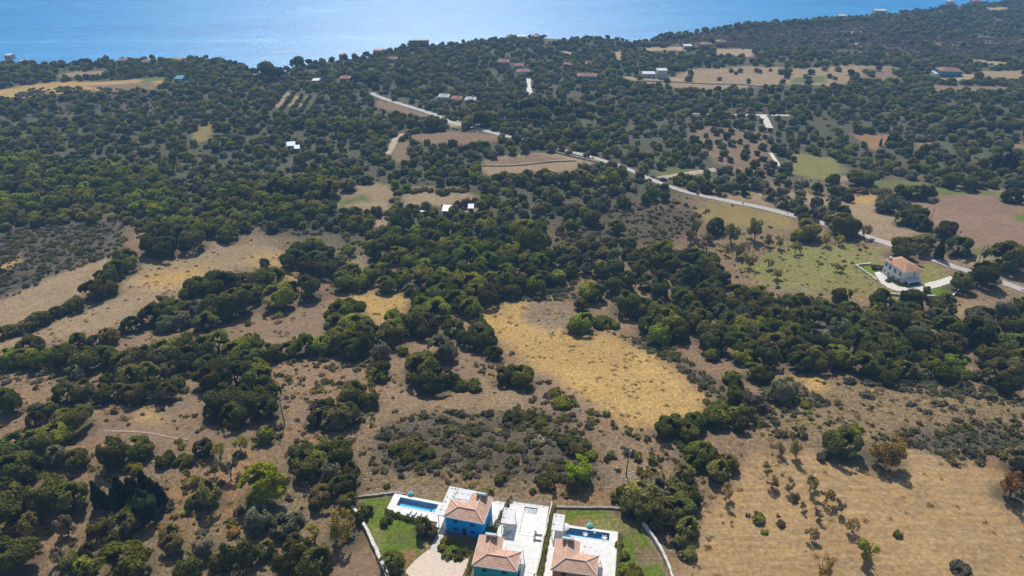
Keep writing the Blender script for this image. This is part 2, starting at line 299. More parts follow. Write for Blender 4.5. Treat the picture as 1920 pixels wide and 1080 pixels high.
FIELDS = [  # (type, edge softness m, pixels)
 ('far', 40, [(-400, 360), (300, 400), (700, 470), (1100, 470), (1300, 350), (1920, 330), (2400, 330), (2600, -60), (-900, 100)]),
 ('heath', 20, [(1217, 80), (1330, 58), (1500, 42), (1620, 36), (1700, 60), (1920, 70), (2300, 80), (2300, 125), (1700, 100), (1500, 95), (1350, 88)]),
 ('heath', 12, [(0, 430), (130, 400), (240, 420), (230, 470), (200, 485), (150, 500), (100, 520), (40, 550), (0, 560), (-200, 560), (-200, 430)]),
 ('heath', 8, [(470, 408), (560, 398), (680, 402), (690, 430), (610, 440), (500, 440)]), ('heath', 8, [(0, 320), (60, 330), (40, 375), (0, 380)]), ('heath', 8, [(60, 165), (300, 172), (330, 200), (120, 215), (0, 230), (0, 190)]),
 ('scrub', 10, [(1090, 385), (1210, 380), (1330, 395), (1300, 440), (1200, 470), (1080, 480), (1040, 460), (1050, 420)]), ('grey', 6, [(650, 480), (700, 480), (720, 500), (690, 520), (650, 500)]),
 ('gold', 6, [(0, 168), (60, 157), (130, 153), (230, 150), (310, 148), (300, 160), (240, 168), (150, 172), (90, 180), (0, 186), (-200, 190), (-200, 170)]), ('brown', 5, [(150, 160), (290, 152), (295, 166), (200, 172)]),
 ('green', 4, [(105, 138), (160, 130), (160, 136), (110, 142)]), ('straw', 4, [(140, 134), (205, 131), (200, 142), (100, 146)]), ('straw', 4, [(290, 104), (365, 103), (350, 111), (300, 110)]),
 ('green', 3, [(255, 148), (312, 142), (312, 150), (270, 155)]), ('paddock', 3, [(365, 238), (398, 232), (398, 250), (395, 262), (358, 266)]), ('paddock', 3, [(430, 234), (443, 232), (443, 258), (432, 258)]),
 ('pale', 2, [(515, 200), (540, 172), (545, 175), (525, 203)]), ('pale', 2, [(540, 200), (558, 178), (563, 180), (550, 202)]), ('pale', 2, [(562, 202), (575, 180), (580, 182), (570, 204)]),
 ('brown', 3, [(700, 192), (715, 188), (760, 200), (805, 213), (800, 222), (740, 212), (705, 200)]), ('pale', 3, [(838, 230), (855, 225), (890, 230), (880, 240), (840, 238)]),
 ('brown', 4, [(775, 250), (850, 246), (930, 252), (945, 262), (880, 270), (800, 268), (770, 262)]), ('brown', 3, [(725, 272), (770, 266), (768, 300), (740, 308), (730, 296)]),
 ('straw', 5, [(1165, 146), (1250, 149), (1285, 130), (1400, 124), (1500, 128), (1600, 121), (1685, 124), (1680, 146), (1560, 162), (1450, 160), (1380, 168), (1300, 166), (1200, 157)]), ('brown', 3, [(1620, 126), (1682, 126), (1680, 148), (1600, 150)]),
 ('green', 3, [(1490, 146), (1545, 142), (1545, 154), (1480, 156)]), ('pale', 2, [(1165, 144), (1280, 148), (1280, 152), (1170, 149)]), ('brown', 3, [(1743, 159), (1890, 163), (1892, 170), (1745, 172)]), ('pale', 2, [(1748, 140), (1830, 138), (1832, 150), (1750, 150)]),
 ('pale', 3, [(1338, 92), (1415, 93), (1410, 106), (1345, 103)]), ('pale', 3, [(1205, 90), (1285, 88), (1285, 95), (1210, 96)]), ('pale', 2, [(1045, 96), (1075, 95), (1075, 101), (1050, 102)]), ('pale', 2, [(1150, 97), (1162, 96), (1166, 115), (1155, 116)]),
 ('pale', 3, [(1575, 54), (1615, 52), (1615, 63), (1585, 64)]), ('straw', 4, [(1735, 76), (1920, 70), (1920, 82), (1740, 84)]), ('pale', 3, [(1845, 14), (1890, 13), (1890, 20), (1850, 20)]), ('green', 2, [(1020, 72), (1055, 72), (1055, 77), (1020, 78)]),
 ('straw', 3, [(1830, 133), (1920, 131), (1920, 148), (1850, 148)]), ('pale', 2, [(1815, 110), (1890, 118), (1888, 124), (1820, 116)]), ('pale', 2, [(1600, 80), (1612, 78), (1614, 90), (1605, 90)]),
 ('orange', 3, [(1594, 249), (1625, 250), (1670, 253), (1665, 268), (1640, 281), (1625, 275)]), ('orange', 3, [(1720, 265), (1748, 268), (1745, 281), (1722, 280)]), ('brown', 3, [(1895, 268), (1960, 268), (1960, 280), (1890, 278)]),
 ('brown', 8, [(1285, 243), (1340, 236), (1440, 245), (1450, 275), (1440, 320), (1395, 325), (1345, 310), (1320, 285), (1300, 262)]), ('green', 4, [(1215, 318), (1270, 315), (1345, 318), (1330, 334), (1240, 336)]),
 ('meadow', 6, [(1475, 285), (1560, 295), (1590, 318), (1560, 340), (1480, 325)]), ('green', 4, [(1620, 341), (1700, 338), (1780, 352), (1880, 362), (1920, 372), (1760, 365), (1640, 352)]), ('scrub', 6, [(1800, 335), (1920, 328), (2000, 330), (2000, 365), (1850, 352)]),
 ('straw', 5, [(1570, 330), (1630, 330), (1640, 345), (1580, 355)]), ('straw', 8, [(1300, 345), (1400, 345), (1580, 372), (1600, 430), (1500, 395), (1380, 372)]),
 ('straw', 4, [(905, 300), (960, 290), (1040, 287), (1120, 300), (1085, 320), (1000, 324), (915, 330), (900, 320)]), ('brown', 2, [(905, 302), (1000, 290), (1075, 300), (1000, 305), (920, 310)]),
 ('straw', 4, [(582, 381), (640, 355), (690, 343), (735, 348), (742, 360), (732, 390), (690, 396), (640, 388)]), ('straw', 4, [(757, 362), (850, 354), (895, 366), (888, 380), (800, 386), (750, 390)]), ('green', 6, [(620, 378), (680, 365), (690, 375), (640, 386)]),
 ('straw', 3, [(770, 352), (850, 348), (870, 354), (780, 358)]), ('brown', 4, [(500, 362), (565, 366), (560, 374), (500, 372)]), ('pale', 4, [(700, 405), (730, 402), (735, 420), (700, 425)]), ('pale', 3, [(860, 388), (900, 390), (895, 400), (860, 398)]),
 ('paddock', 3, [(1302, 394), (1340, 385), (1400, 386), (1470, 402), (1492, 411), (1480, 425), (1400, 428), (1345, 424), (1320, 414)]),
 ('plough', 4, [(1698, 367), (1800, 366), (1920, 372), (2100, 378), (2100, 470), (1920, 470), (1850, 480), (1800, 462), (1750, 440), (1720, 405)]), ('green', 6, [(1800, 466), (1850, 462), (2000, 462), (2000, 485), (1850, 485)]), ('lawn', 3, [(1903, 402), (1960, 400), (1960, 420), (1905, 414)]),
 ('straw', 5, [(1588, 380), (1650, 378), (1700, 400), (1725, 440), (1690, 455), (1640, 440), (1600, 425)]), ('gold', 4, [(1600, 368), (1640, 366), (1640, 382), (1592, 382)]), ('pale', 4, [(1775, 478), (1860, 482), (1850, 500), (1790, 495)]),
 ('hill', 8, [(1320, 430), (1480, 425), (1580, 445), (1640, 455), (1620, 475), (1480, 480), (1380, 490), (1320, 470)]), ('meadow', 8, [(1395, 500), (1430, 478), (1500, 462), (1580, 458), (1650, 470), (1655, 500), (1650, 545), (1600, 556), (1500, 550), (1420, 528)]),
 ('meadow', 3, [(1650, 500), (1750, 495), (1800, 530), (1790, 560), (1680, 560)]), ('lawn', 2, [(1606, 500), (1640, 495), (1648, 512), (1636, 515)]), ('lawn', 2, [(1672, 540), (1695, 530), (1728, 528), (1732, 536), (1700, 541)]), ('lawn', 3, [(1725, 550), (1785, 535), (1790, 553), (1745, 557)]),
 ('straw', 8, [(1790, 575), (1840, 568), (1840, 595), (1795, 598)]),
 # left long fields
 ('straw', 5, [(0, 656), (-80, 690), (-80, 650), (0, 628), (60, 605), (150, 565), (200, 545), (235, 505), (270, 480), (330, 462), (385, 450), (440, 458), (510, 465), (560, 480), (590, 500), (612, 522), (540, 525), (500, 505), (430, 505), (385, 530), (280, 560), (250, 595), (180, 622), (120, 637), (60, 647)]),
 ('gold', 12, [(250, 530), (290, 508), (380, 500), (392, 520), (300, 548)]), ('gold', 10, [(480, 480), (540, 475), (605, 520), (540, 525), (505, 505)]), ('straw', 5, [(0, 562), (40, 545), (110, 515), (170, 490), (212, 480), (200, 500), (160, 545), (100, 582), (0, 615), (-80, 640), (-80, 590)]),
 ('gold', 4, [(0, 487), (42, 478), (40, 495), (0, 512), (-50, 520)]), ('brown', 5, [(420, 600), (490, 570), (560, 555), (600, 575), (625, 625), (560, 632), (470, 637), (420, 622)]), ('gold', 7, [(640, 562), (700, 545), (770, 553), (760, 585), (720, 612), (690, 595)]),
 ('brown', 6, [(715, 660), (770, 640), (830, 640), (905, 660), (935, 690), (870, 712), (760, 722), (712, 705)]), ('brown', 6, [(190, 770), (390, 740), (370, 792), (500, 800), (490, 830), (250, 832), (165, 842)]), ('gold', 8, [(265, 770), (310, 765), (305, 790), (270, 785)]),
 # golden field and surroundings
 ('scrub', 8, [(1120, 620), (1250, 640), (1340, 720), (1400, 760), (1340, 800), (1320, 745), (1290, 705), (1230, 670)]), ('scrub', 5, [(920, 560), (960, 545), (1060, 545), (1090, 562), (1040, 562), (960, 566)]),
 ('gold', 8, [(895, 578), (960, 562), (1030, 560), (1085, 592), (1150, 625), (1230, 670), (1290, 705), (1325, 745), (1322, 790), (1290, 806), (1235, 806), (1180, 800), (1140, 775), (1080, 750), (1000, 700), (945, 645), (920, 620), (890, 600)]),
 ('grey', 4, [(985, 565), (1040, 556), (1090, 590), (1075, 614), (1030, 624), (985, 600)]), ('brown', 8, [(960, 690), (1030, 700), (1120, 770), (1090, 790), (1000, 760)]),
 ('scrub', 10, [(690, 840), (720, 800), (800, 770), (900, 775), (1000, 765), (1080, 785), (1110, 860), (1130, 905), (1000, 905), (850, 893), (690, 885)]), ('hill', 8, [(690, 895), (850, 893), (1000, 908), (1150, 925), (1200, 950), (1060, 945), (930, 932), (830, 925), (730, 925), (670, 935)]), ('grey', 2, [(1000, 822), (1045, 803), (1055, 808), (1015, 830)]),
 ('orange', 8, [(1090, 900), (1150, 925), (1130, 945), (1060, 940)]),
 ('hill', 10, [(1400, 770), (1480, 705), (1560, 700), (1700, 712), (1820, 722), (1920, 742), (2100, 770), (2100, 880), (1800, 872), (1690, 835), (1560, 842), (1440, 845)]), ('gold', 6, [(1490, 705), (1530, 702), (1545, 728), (1520, 735)]), ('scrub', 8, [(1690, 800), (1800, 790), (1920, 800), (1920, 850), (1790, 868), (1700, 835)]),
 ('tan', 5, [(1270, 1085), (1320, 960), (1380, 900), (1420, 855), (1520, 850), (1560, 848), (1650, 872), (1700, 838), (1790, 872), (1880, 862), (1960, 850), (2300, 900), (2500, 1300), (1200, 1300)]), ('orange', 5, [(1850, 868), (1890, 862), (1885, 885), (1855, 885)]),
 ('orange', 10, [(520, 810), (640, 800), (640, 830), (540, 835)]),
 ('hill', 22, [(-60, 900), (120, 890), (330, 870), (640, 830), (690, 930), (680, 1100), (-60, 1100)]), ('orange', 14, [(330, 900), (480, 870), (440, 940), (340, 960)]), ('orange', 14, [(30, 960), (120, 900), (110, 1000), (30, 1060)]), ('brown', 8, [(600, 1000), (690, 1000), (710, 1090), (610, 1090)]), ('grey', 6, [(490, 960), (540, 925), (560, 960), (510, 980)]),
 # villa plots
 ('lawn', 2.5, [(678, 935), (742, 932), (722, 956), (790, 975), (800, 1000), (785, 1045), (740, 1080), (715, 1050), (690, 995)]), ('green', 3, [(735, 1000), (775, 995), (770, 1020), (740, 1020)]), ('meadow', 2, [(700, 990), (715, 985), (725, 1020), (712, 1030)]), ('orange', 1.5, [(750, 1035), (780, 1030), (775, 1050), (752, 1062)]), ('green', 1.5, [(772, 932), (822, 940), (820, 945), (772, 938)]), ('green', 2, [(822, 1010), (868, 1025), (870, 1050), (812, 1035)]),
 ('lawn', 2, [(1060, 955), (1130, 955), (1150, 970), (1160, 985), (1060, 982)]), ('meadow', 2, [(1100, 968), (1150, 968), (1190, 990), (1160, 1000), (1070, 984)]), ('orange', 1.5, [(1078, 970), (1098, 970), (1098, 985), (1080, 984)]), ('hill', 3, [(1165, 1000), (1210, 1000), (1245, 1060), (1250, 1100), (1160, 1100)]), ('lawn', 2, [(1165, 1010), (1185, 1000), (1200, 1080), (1160, 1100)]), ('lawn', 2, [(1185, 990), (1210, 1000), (1225, 1030), (1200, 1025)]), ('lawn', 2, [(1200, 1062), (1240, 1058), (1250, 1100), (1200, 1100)]),
]
FW = [(t, s, wpoly(p)) for t, s, p in FIELDS]
# pixel polygons kept free of trees
BARE = [p for t, s, p in FIELDS if t in ('gold', 'straw', 'brown', 'tan', 'plough', 'paddock', 'pale', 'lawn', 'green', 'orange', 'red', 'meadow', 'grey', 'hill') and p[0][0] != 1320]
BARE += [[(505, 206), (535, 168), (600, 178), (590, 208)]]
BARE += [[(735, 920), (1165, 938), (1260, 1090), (735, 1090), (650, 940)]]
# villa frames: origin, turn
VA = (Vector((-15.53, 120.82, 0)), R(-14)); VB = (Vector((-8.39, 107.2, 0)), R(-10)); VC = (Vector((8.8, 106.1, 0)), R(-10))
POOLS = [(VA, (-14.5, -4.6, 5.3, 7.9)), (VB, (7.5, 10.8, 15.1, 23.4)), (VC, (1.3, 11.4, 14.7, 16.9))]
def l2w(F, x, y, z=0): return F[0] + Matrix.Rotation(F[1], 3, 'Z') @ Vector((x, y, z))
def w2l(F, x, y):
    dx = x - F[0].x; dy = y - F[0].y; c, s = math.cos(F[1]), math.sin(F[1]); return dx * c + dy * s, -dx * s + dy * c

# ---------------------------------------------------------------- layout: trees and shrubs   (kind, tint, x, y, width) in photo pixels, x y = middle of the crown
LEAFC = {'d': (.150, .148, .036), 'b': (.245, .25, .036), 'g': (.22, .21, .125), 'o': (.245, .22, .066), 'y': (.37, .35, .05), 'l': (.38, .40, .030), 'r': (.36, .23, .055), 'a': (.37, .295, .10), 'n': (.25, .195, .135), 'c': (.052, .062, .030), 's': (.185, .165, .11)}
TINTN = {'d': 'dark green', 'b': 'bright green', 'g': 'grey-green', 'o': 'olive-green', 'y': 'yellow-green', 'l': 'lime green', 'r': 'rusty orange', 'a': 'yellowing', 'n': 'brown half-bare', 'c': 'blackish green', 's': 'dry grey'}
KN = {'k': 'oak_tree', 'v': 'olive_tree', 'm': 'almond_tree', 'p': 'pine_tree', 'x': 'cypress_tree', 's': 'shrub'}
HAND = """
kd 20 940 82;kd 95 925 80;ko 140 930 60;sn 97 960 42;kd 22 1040 88;xc 190 930 24;xc 204 938 18;xc 232 918 26;xc 250 914 24;xc 264 922 27;xc 279 910 26;xc 293 918 24;xc 306 926 22;xc 222 938 22;xc 272 938 24;kc 275 945 60;vo 240 978 50;vo 186 985 42;ma 65 985 46;mn 128 985 40;mn 110 1042 36;
ky 156 1057 34;sa 177 1050 15;kb 238 1048 84;vo 213 1012 36;vd 132 1050 40;vd 165 1030 34;pl 495 903 92;ko 604 927 42;my 353 890 20;my 371 900 22;my 404 880 24;mn 432 872 44;vo 398 925 56;vd 365 937 32;sy 347 957 20;vg 490 970 52;
vg 536 984 50;vg 556 968 32;sr 437 993 30;kn 381 1022 40;vo 326 1018 40;vd 450 1030 66;vd 415 1050 40;vd 355 1057 50;vo 500 1030 36;vd 546 1045 62;vd 592 1050 66;vd 560 1020 42;my 590 1000 42;vo 320 995 34;vo 30 985 36;
kd 575 868 56;kb 596 862 46;vg 625 880 44;kd 640 850 50;kd 655 905 40;vd 660 880 40;vo 632 910 34;kd 655 935 34;kr 648 985 62;vd 640 830 46;vo 600 835 46;kd 565 842 46;vo 690 955 20;
vd 20 752 50;vn 70 765 28;vd 95 765 34;vd 68 785 34;kd 140 782 62;kb 118 808 54;kd 30 832 72;ko 76 828 60;kd 40 872 70;kd 12 858 50;vg 112 852 44;vd 146 857 42;vd 68 872 44;kd 215 850 56;kd 262 838 46;sb 252 876 36;sb 205 890 20;
sd 310 858 44;sd 345 862 42;kd 385 838 36;my 413 846 28;my 453 832 30;kb 500 812 34;mb 480 825 24;kd 400 705 56;kd 445 700 64;kd 490 712 60;kd 420 745 66;kd 470 745 70;kd 500 760 50;kd 405 765 44;kd 440 772 50;kb 480 690 50;kd 505 735 40;
vo 655 740 44;kd 665 735 46;kd 690 745 40;kd 610 765 44;vo 640 775 50;kd 600 780 40;kd 655 775 44;vn 620 790 34;kd 530 725 6;
vd 250 605 40;vo 205 628 36;vo 150 638 36;kd 62 650 50;vg 185 640 34;kb 120 655 40;kb 20 668 46;kb 55 668 46;kb 90 670 46;kd 130 668 50;kd 165 672 50;vg 145 695 32;kd 205 665 50;ko 240 678 50;kd 275 665 50;vg 300 672 40;ko 315 650 50;vg 320 690 34;
kd 345 640 50;kd 350 668 56;kd 380 650 56;kb 410 640 60;kd 390 680 50;kb 445 650 54;kd 470 665 44;kd 430 672 46;kb 475 640 40;ko 510 660 36;kb 545 650 44;kb 575 645 44;kb 605 640 46;kb 640 635 50;kd 670 640 50;kb 690 625 40;kd 660 655 40;
kd 125 735 46;kd 160 730 46;vd 195 735 40;vd 225 730 44;kd 255 735 44;vd 290 725 44;vd 315 735 40;kd 330 715 34;ko 245 700 50;vo 280 695 46;vd 205 712 34;
kd 290 590 44;kd 310 572 46;kd 335 575 50;vg 340 595 40;vg 310 603 40;vg 375 580 44;kd 380 545 60;kd 420 535 64;kd 455 530 60;kd 490 520 46;kd 415 570 60;kd 445 565 56;kd 390 600 40;kd 470 545 46;kb 520 515 40;kb 523 552 58;kd 545 540 36;kd 580 538 48;
kd 612 500 42;kd 570 465 46;kd 555 480 46;vg 590 485 46;kb 590 455 42;kd 610 475 40;kd 575 495 42;vg 498 493 21;sd 465 605 17;my 523 592 17;
kd 305 442 50;kd 340 435 50;kd 365 445 46;kb 330 420 44;kb 370 425 40;kd 290 455 44;kd 315 460 44;kd 240 478 46;kd 220 500 42;kd 200 520 42;kd 180 540 46;kd 205 535 36;kb 245 492 30;kd 408 420 0;
kb 640 585 50;kd 660 578 46;kb 668 605 54;kd 635 600 46;kd 690 620 46;kb 740 605 50;kd 738 622 50;kb 770 600 50;kd 800 605 52;kd 785 590 44;kb 795 570 50;kb 820 578 48;kd 850 610 42;kd 790 555 44;kd 880 625 46;kd 905 630 52;kd 900 615 44;vd 925 658 34;
vg 828 648 60;kd 790 690 62;kd 815 705 60;ko 785 680 50;kd 840 705 36;vg 715 655 36;vd 718 690 34;kb 712 700 30;kd 945 703 40;kb 980 703 46;kd 965 700 36;kb 755 655 20;sd 858 720 40;sd 890 722 34;
kb 1090 600 48;kd 1090 570 24;kb 1105 540 46;kd 1115 545 40;sb 1130 602 44;sb 1145 608 30;kd 1175 565 52;kd 1195 575 40;kd 1170 610 0;kb 1250 600 60;kb 1235 580 48;kd 1265 615 50;kb 1235 625 44;vg 1245 630 20;kd 1215 605 40;kd 1280 590 44;kd 1205 570 36;
vd 1125 505 34;vd 1155 500 34;vd 1175 525 36;vd 1150 535 34;vd 1195 480 34;vd 1200 500 36;vd 1225 485 32;vd 1215 525 36;vd 1235 540 40;vd 1275 545 38;vd 1280 560 36;vd 1240 515 32;vd 1270 525 34;kd 1310 485 44;kb 1325 490 46;kd 1290 510 40;kb 1240 470 40;vd 1255 490 36;vd 1290 480 40;kd 1340 505 40;
kd 1320 545 56;kd 1300 520 46;kd 1350 520 36;kd 1340 560 48;kd 1380 545 44;kd 1375 570 44;vg 1350 580 36;vg 1395 585 46;kd 1410 560 50;kd 1415 580 46;kd 1440 565 46;kd 1450 590 52;kd 1480 570 44;kd 1490 595 50;vd 1505 560 36;kd 1520 590 46;kd 1540 575 40;
vd 1575 555 36;kd 1560 590 46;vd 1590 575 44;vd 1650 560 46;vd 1640 590 50;kd 1600 600 50;kd 1675 590 56;kd 1695 585 50;vd 1710 560 46;vd 1765 570 46;kd 1720 600 46;vg 1835 585 50;vg 1880 580 46;sn 1890 592 46;vd 1915 570 44;kd 1770 615 56;
kd 1310 600 44;kd 1330 620 50;kd 1360 615 46;kd 1340 640 50;kb 1385 625 46;kd 1395 650 50;kd 1420 625 50;kd 1450 640 54;kd 1440 665 50;kd 1480 625 50;kd 1490 650 54;kd 1520 640 50;kd 1500 675 44;kd 1530 670 50;kb 1565 665 50;kb 1580 672 44;kd 1560 640 50;kd 1600 640 56;
kd 1630 650 56;kd 1620 680 50;kd 1650 670 50;kd 1670 640 56;kd 1690 670 50;kd 1720 640 60;vd 1780 640 60;vd 1820 620 60;vd 1850 660 60;kd 1870 690 56;kd 1900 640 60;vd 1910 670 56;kd 1740 670 44;kb 1740 683 40;vg 1730 700 28;kd 1845 620 50;kd 1890 610 46;kd 1660 700 40;vg 1830 700 28;kb 1800 700 30;kd 1880 715 44;
kb 1335 662 26;kb 1390 665 36;kb 1410 695 36;kd 1430 700 40;kb 1372 705 30;vd 1380 725 36;kd 1375 740 36;vn 1410 745 44;vg 1465 730 50;sn 1495 728 40;sb 1512 758 24;so 1478 748 40;
kd 1250 800 40;kd 1275 790 46;kd 1300 790 44;kd 1340 775 44;kb 1350 782 34;kb 1375 775 30;kd 1385 790 34;kb 1345 760 36;vo 1395 770 40;kd 1290 810 40;kb 1310 840 50;kd 1325 855 40;vo 1345 880 46;vo 1365 865 34;kd 1300 860 36;
vo 1200 925 60;ko 1180 935 46;vg 1230 915 56;ko 1255 930 60;kd 1275 955 60;vo 1240 960 56;vo 1285 985 50;vo 1265 910 50;kd 1210 950 50;vd 1290 930 40;vo 1225 890 40;kd 1170 920 34;vo 1275 1010 30;so 1285 1030 44;vo 1280 880 40;
kd 1577 828 60;kr 1650 838 72;sb 1607 800 24;sy 1600 808 22;kr 1893 912 56;kr 1915 908 40;vg 1905 858 62;vg 1925 840 44;ma 1460 843 28;ma 1492 842 36;ma 1436 872 20;mn 1445 905 24;mn 1480 912 26;ma 1518 905 34;ma 1547 928 30;mn 1568 950 28;
mn 1535 962 24;ma 1597 985 30;ma 1520 998 30;ma 1505 948 18;ma 1360 922 34;my 1622 1027 52;ma 1538 1065 42;mn 1372 980 8;so 1420 968 30;so 1463 980 20;so 1433 995 16;so 1683 1000 20;ss 1800 1064 42;sn 1545 855 30;
kl 1082 880 54;vo 1075 905 30;sb 813 868 22;sd 1085 835 50;sd 1065 825 46;sb 1105 850 30;sd 725 910 16;sb 1042 735 30;sb 1055 752 44;sd 1137 775 18;sd 1030 745 0;sa 935 808 20;sd 745 840 36;sd 760 855 40;so 775 830 50;sd 800 850 36;sd 845 805 36;sd 890 805 30;sd 960 780 44;sd 985 775 40;so 1010 790 34;sd 940 895 30;sd 1025 900 44;sb 1000 920 16;
vo 795 985 38;vo 810 995 26;vd 735 1048 44;vd 680 955 30;vd 672 970 26;sd 725 975 26;sd 745 965 16;sd 765 972 14;sd 785 978 14;sb 830 1020 26;sb 848 1030 28;sd 866 1035 22;so 838 1040 24;sd 860 1045 18;so 728 1072 26;sb 760 1085 26;sb 1160 1020 18;sb 1175 1065 40;sd 1170 1040 22;sb 1190 1075 40;so 1230 985 30;
ma 1295 440 32;mo 1305 425 36;mn 1325 452 36;mo 1370 440 34;ma 1380 470 26;ma 1395 465 26;ma 1360 468 20;mo 1415 430 40;ma 1440 448 26;my 1462 455 22;ma 1490 462 24;ko 1510 428 44;ky 1498 437 30;kd 1508 408 22;my 1550 450 22;my 1572 450 20;kd 1340 422 32;kd 1580 420 46;ko 1575 412 44;ma 1620 432 24;
ma 1405 485 28;ma 1440 493 18;ma 1457 512 24;ma 1565 498 18;ma 1577 503 16;kd 1690 463 46;ko 1728 466 30;ko 1736 446 32;ko 1716 450 30;xc 1758 466 18;kd 1773 428 38;kd 1793 455 46;kd 1840 512 50;kd 1797 525 46;kd 1880 478 56;kd 1905 475 40;vd 1853 505 34;sd 1645 500 22;sd 1665 525 14;vd 1737 541 14;
vg 1465 375 26;vg 1490 381 26;vd 1502 392 26;vg 1530 376 28;vg 1541 395 26;vg 1560 378 28;vd 1577 396 28;vg 1520 402 24;vo 1555 406 26;vg 1345 337 24;vd 1390 336 26;vg 1412 341 26;vg 1430 346 24;vd 1395 351 26;vg 1350 353 22;vg 1370 346 24;vo 1442 361 26;vg 1466 356 24;vg 1500 362 22;vd 1530 352 24;kd 1568 356 30;kd 1603 330 34;kd 1624 333 32;vd 1560 335 28;so 1590 354 24;sn 1615 356 26;so 1640 356 24;sn 1660 358 28;kd 1690 354 32;kd 1712 355 34;kd 1735 354 38;vg 1655 372 30;vg 1680 374 28;kd 1895 362 34;vd 1810 338 36;vd 1780 335 34;so 1760 340 30;vd 1840 330 30;vg 1890 335 34;kd 1715 400 40;kd 1722 412 34;vd 1690 405 34;vg 1665 380 36;vg 1690 385 34;vg 1650 385 26;xc 1862 304 11;xc 1870 300 11;xc 1879 304 12;xc 1887 299 12;xc 1895 305 11;xc 1902 308 10;xc 1874 312 11;xc 1890 312 11;xc 1650 266 6;xc 1664 262 7;xc 1670 262 8;xc 1677 260 7;xc 208 310 7;xc 585 145 4;xc 660 118 4;xc 1390 98 3;xc 1404 97 3;xc 1446 68 3;
kd 755 410 50;kd 745 400 30;kb 1000 445 60;kb 980 430 50;kd 1005 460 44;vd 1025 478 36;kd 830 395 0;kd 1110 405 34;kd 1100 400 30;vd 1155 422 34;vd 1075 420 30;kb 1085 440 12;kb 1073 435 14;kd 560 115 26;kd 500 130 40;kd 520 132 26;kd 700 145 32;kd 680 140 14;kd 755 150 26;kd 595 310 0;
"""
HEDGES_TREES = [  # rows of crowns: (kind, tint, [(x,y)..], width, step px)
 ('k', 'd', [(0, 622), (40, 612), (80, 595), (120, 578), (160, 558)], 30, 15), ('k', 'd', [(500, 372), (560, 380), (640, 392), (720, 396)], 26, 22), ('k', 'd', [(485, 345), (560, 345), (620, 350), (670, 338)], 34, 24), ('s', 'o', [(748, 350), (742, 370), (735, 388)], 22, 12),
 ('k', 'd', [(905, 335), (1000, 330), (1100, 332), (1170, 340)], 30, 21), ('k', 'd', [(985, 265), (1060, 250), (1140, 250)], 30, 22), ('k', 'd', [(880, 222), (960, 215), (1100, 205), (1150, 205)], 28, 20), ('k', 'd', [(640, 240), (700, 232), (830, 228)], 30, 21), ('k', 'b', [(560, 230), (640, 228), (720, 235)], 26, 20),
 ('x', 'c', [(945, 203), (990, 194), (1035, 198), (1100, 203)], 7, 7), ('s', 'o', [(770, 355), (830, 357), (880, 352)], 18, 12)]
WOODS = [  # filled woods: (kind mix, tint mix, crown radius m, packing, pixels)
 ('kkkkv', 'dddbb', (3.8, 5.6), .68, [(680, 430), (740, 420), (800, 430), (870, 405), (960, 412), (1010, 435), (1040, 465), (1020, 490), (1060, 520), (1000, 532), (950, 545), (925, 560), (870, 580), (820, 555), (790, 510), (760, 478), (700, 465)]),
 ('kkkkv', 'dddbg', (3.8, 5.8), .7, [(1290, 500), (1330, 505), (1400, 545), (1500, 555), (1600, 580), (1700, 575), (1790, 600), (1940, 575), (1940, 720), (1850, 712), (1750, 700), (1650, 690), (1560, 690), (1480, 680), (1400, 655), (1320, 640), (1290, 600)]),
 ('kkv', 'dbg', (3.2, 4.6), .72, [(640, 465), (700, 470), (770, 490), (775, 540), (720, 530), (640, 540), (625, 525)]), ('kkk', 'bbd', (3.2, 5), .66, [(-40, 300), (60, 290), (130, 300), (230, 310), (300, 325), (340, 370), (300, 392), (200, 372), (100, 385), (-40, 400)]),
 ('kks', 'bod', (2.2, 3.8), .8, [(-40, 395), (130, 385), (250, 375), (330, 370), (420, 372), (430, 410), (380, 420), (300, 420), (270, 430), (240, 410), (120, 410), (-40, 430)]), ('kkv', 'dbo', (3, 4.6), .72, [(400, 345), (640, 335), (640, 350), (560, 395), (470, 410), (430, 440), (400, 430)]),
 ('kv', 'dog', (2.6, 4), .8, [(1040, 460), (1120, 440), (1290, 470), (1290, 500), (1180, 480), (1120, 500), (1070, 515)]), ('kv', 'dg', (2.6, 4), .85, [(1280, 335), (1500, 350), (1590, 365), (1600, 385), (1500, 372), (1420, 362), (1330, 352)])]
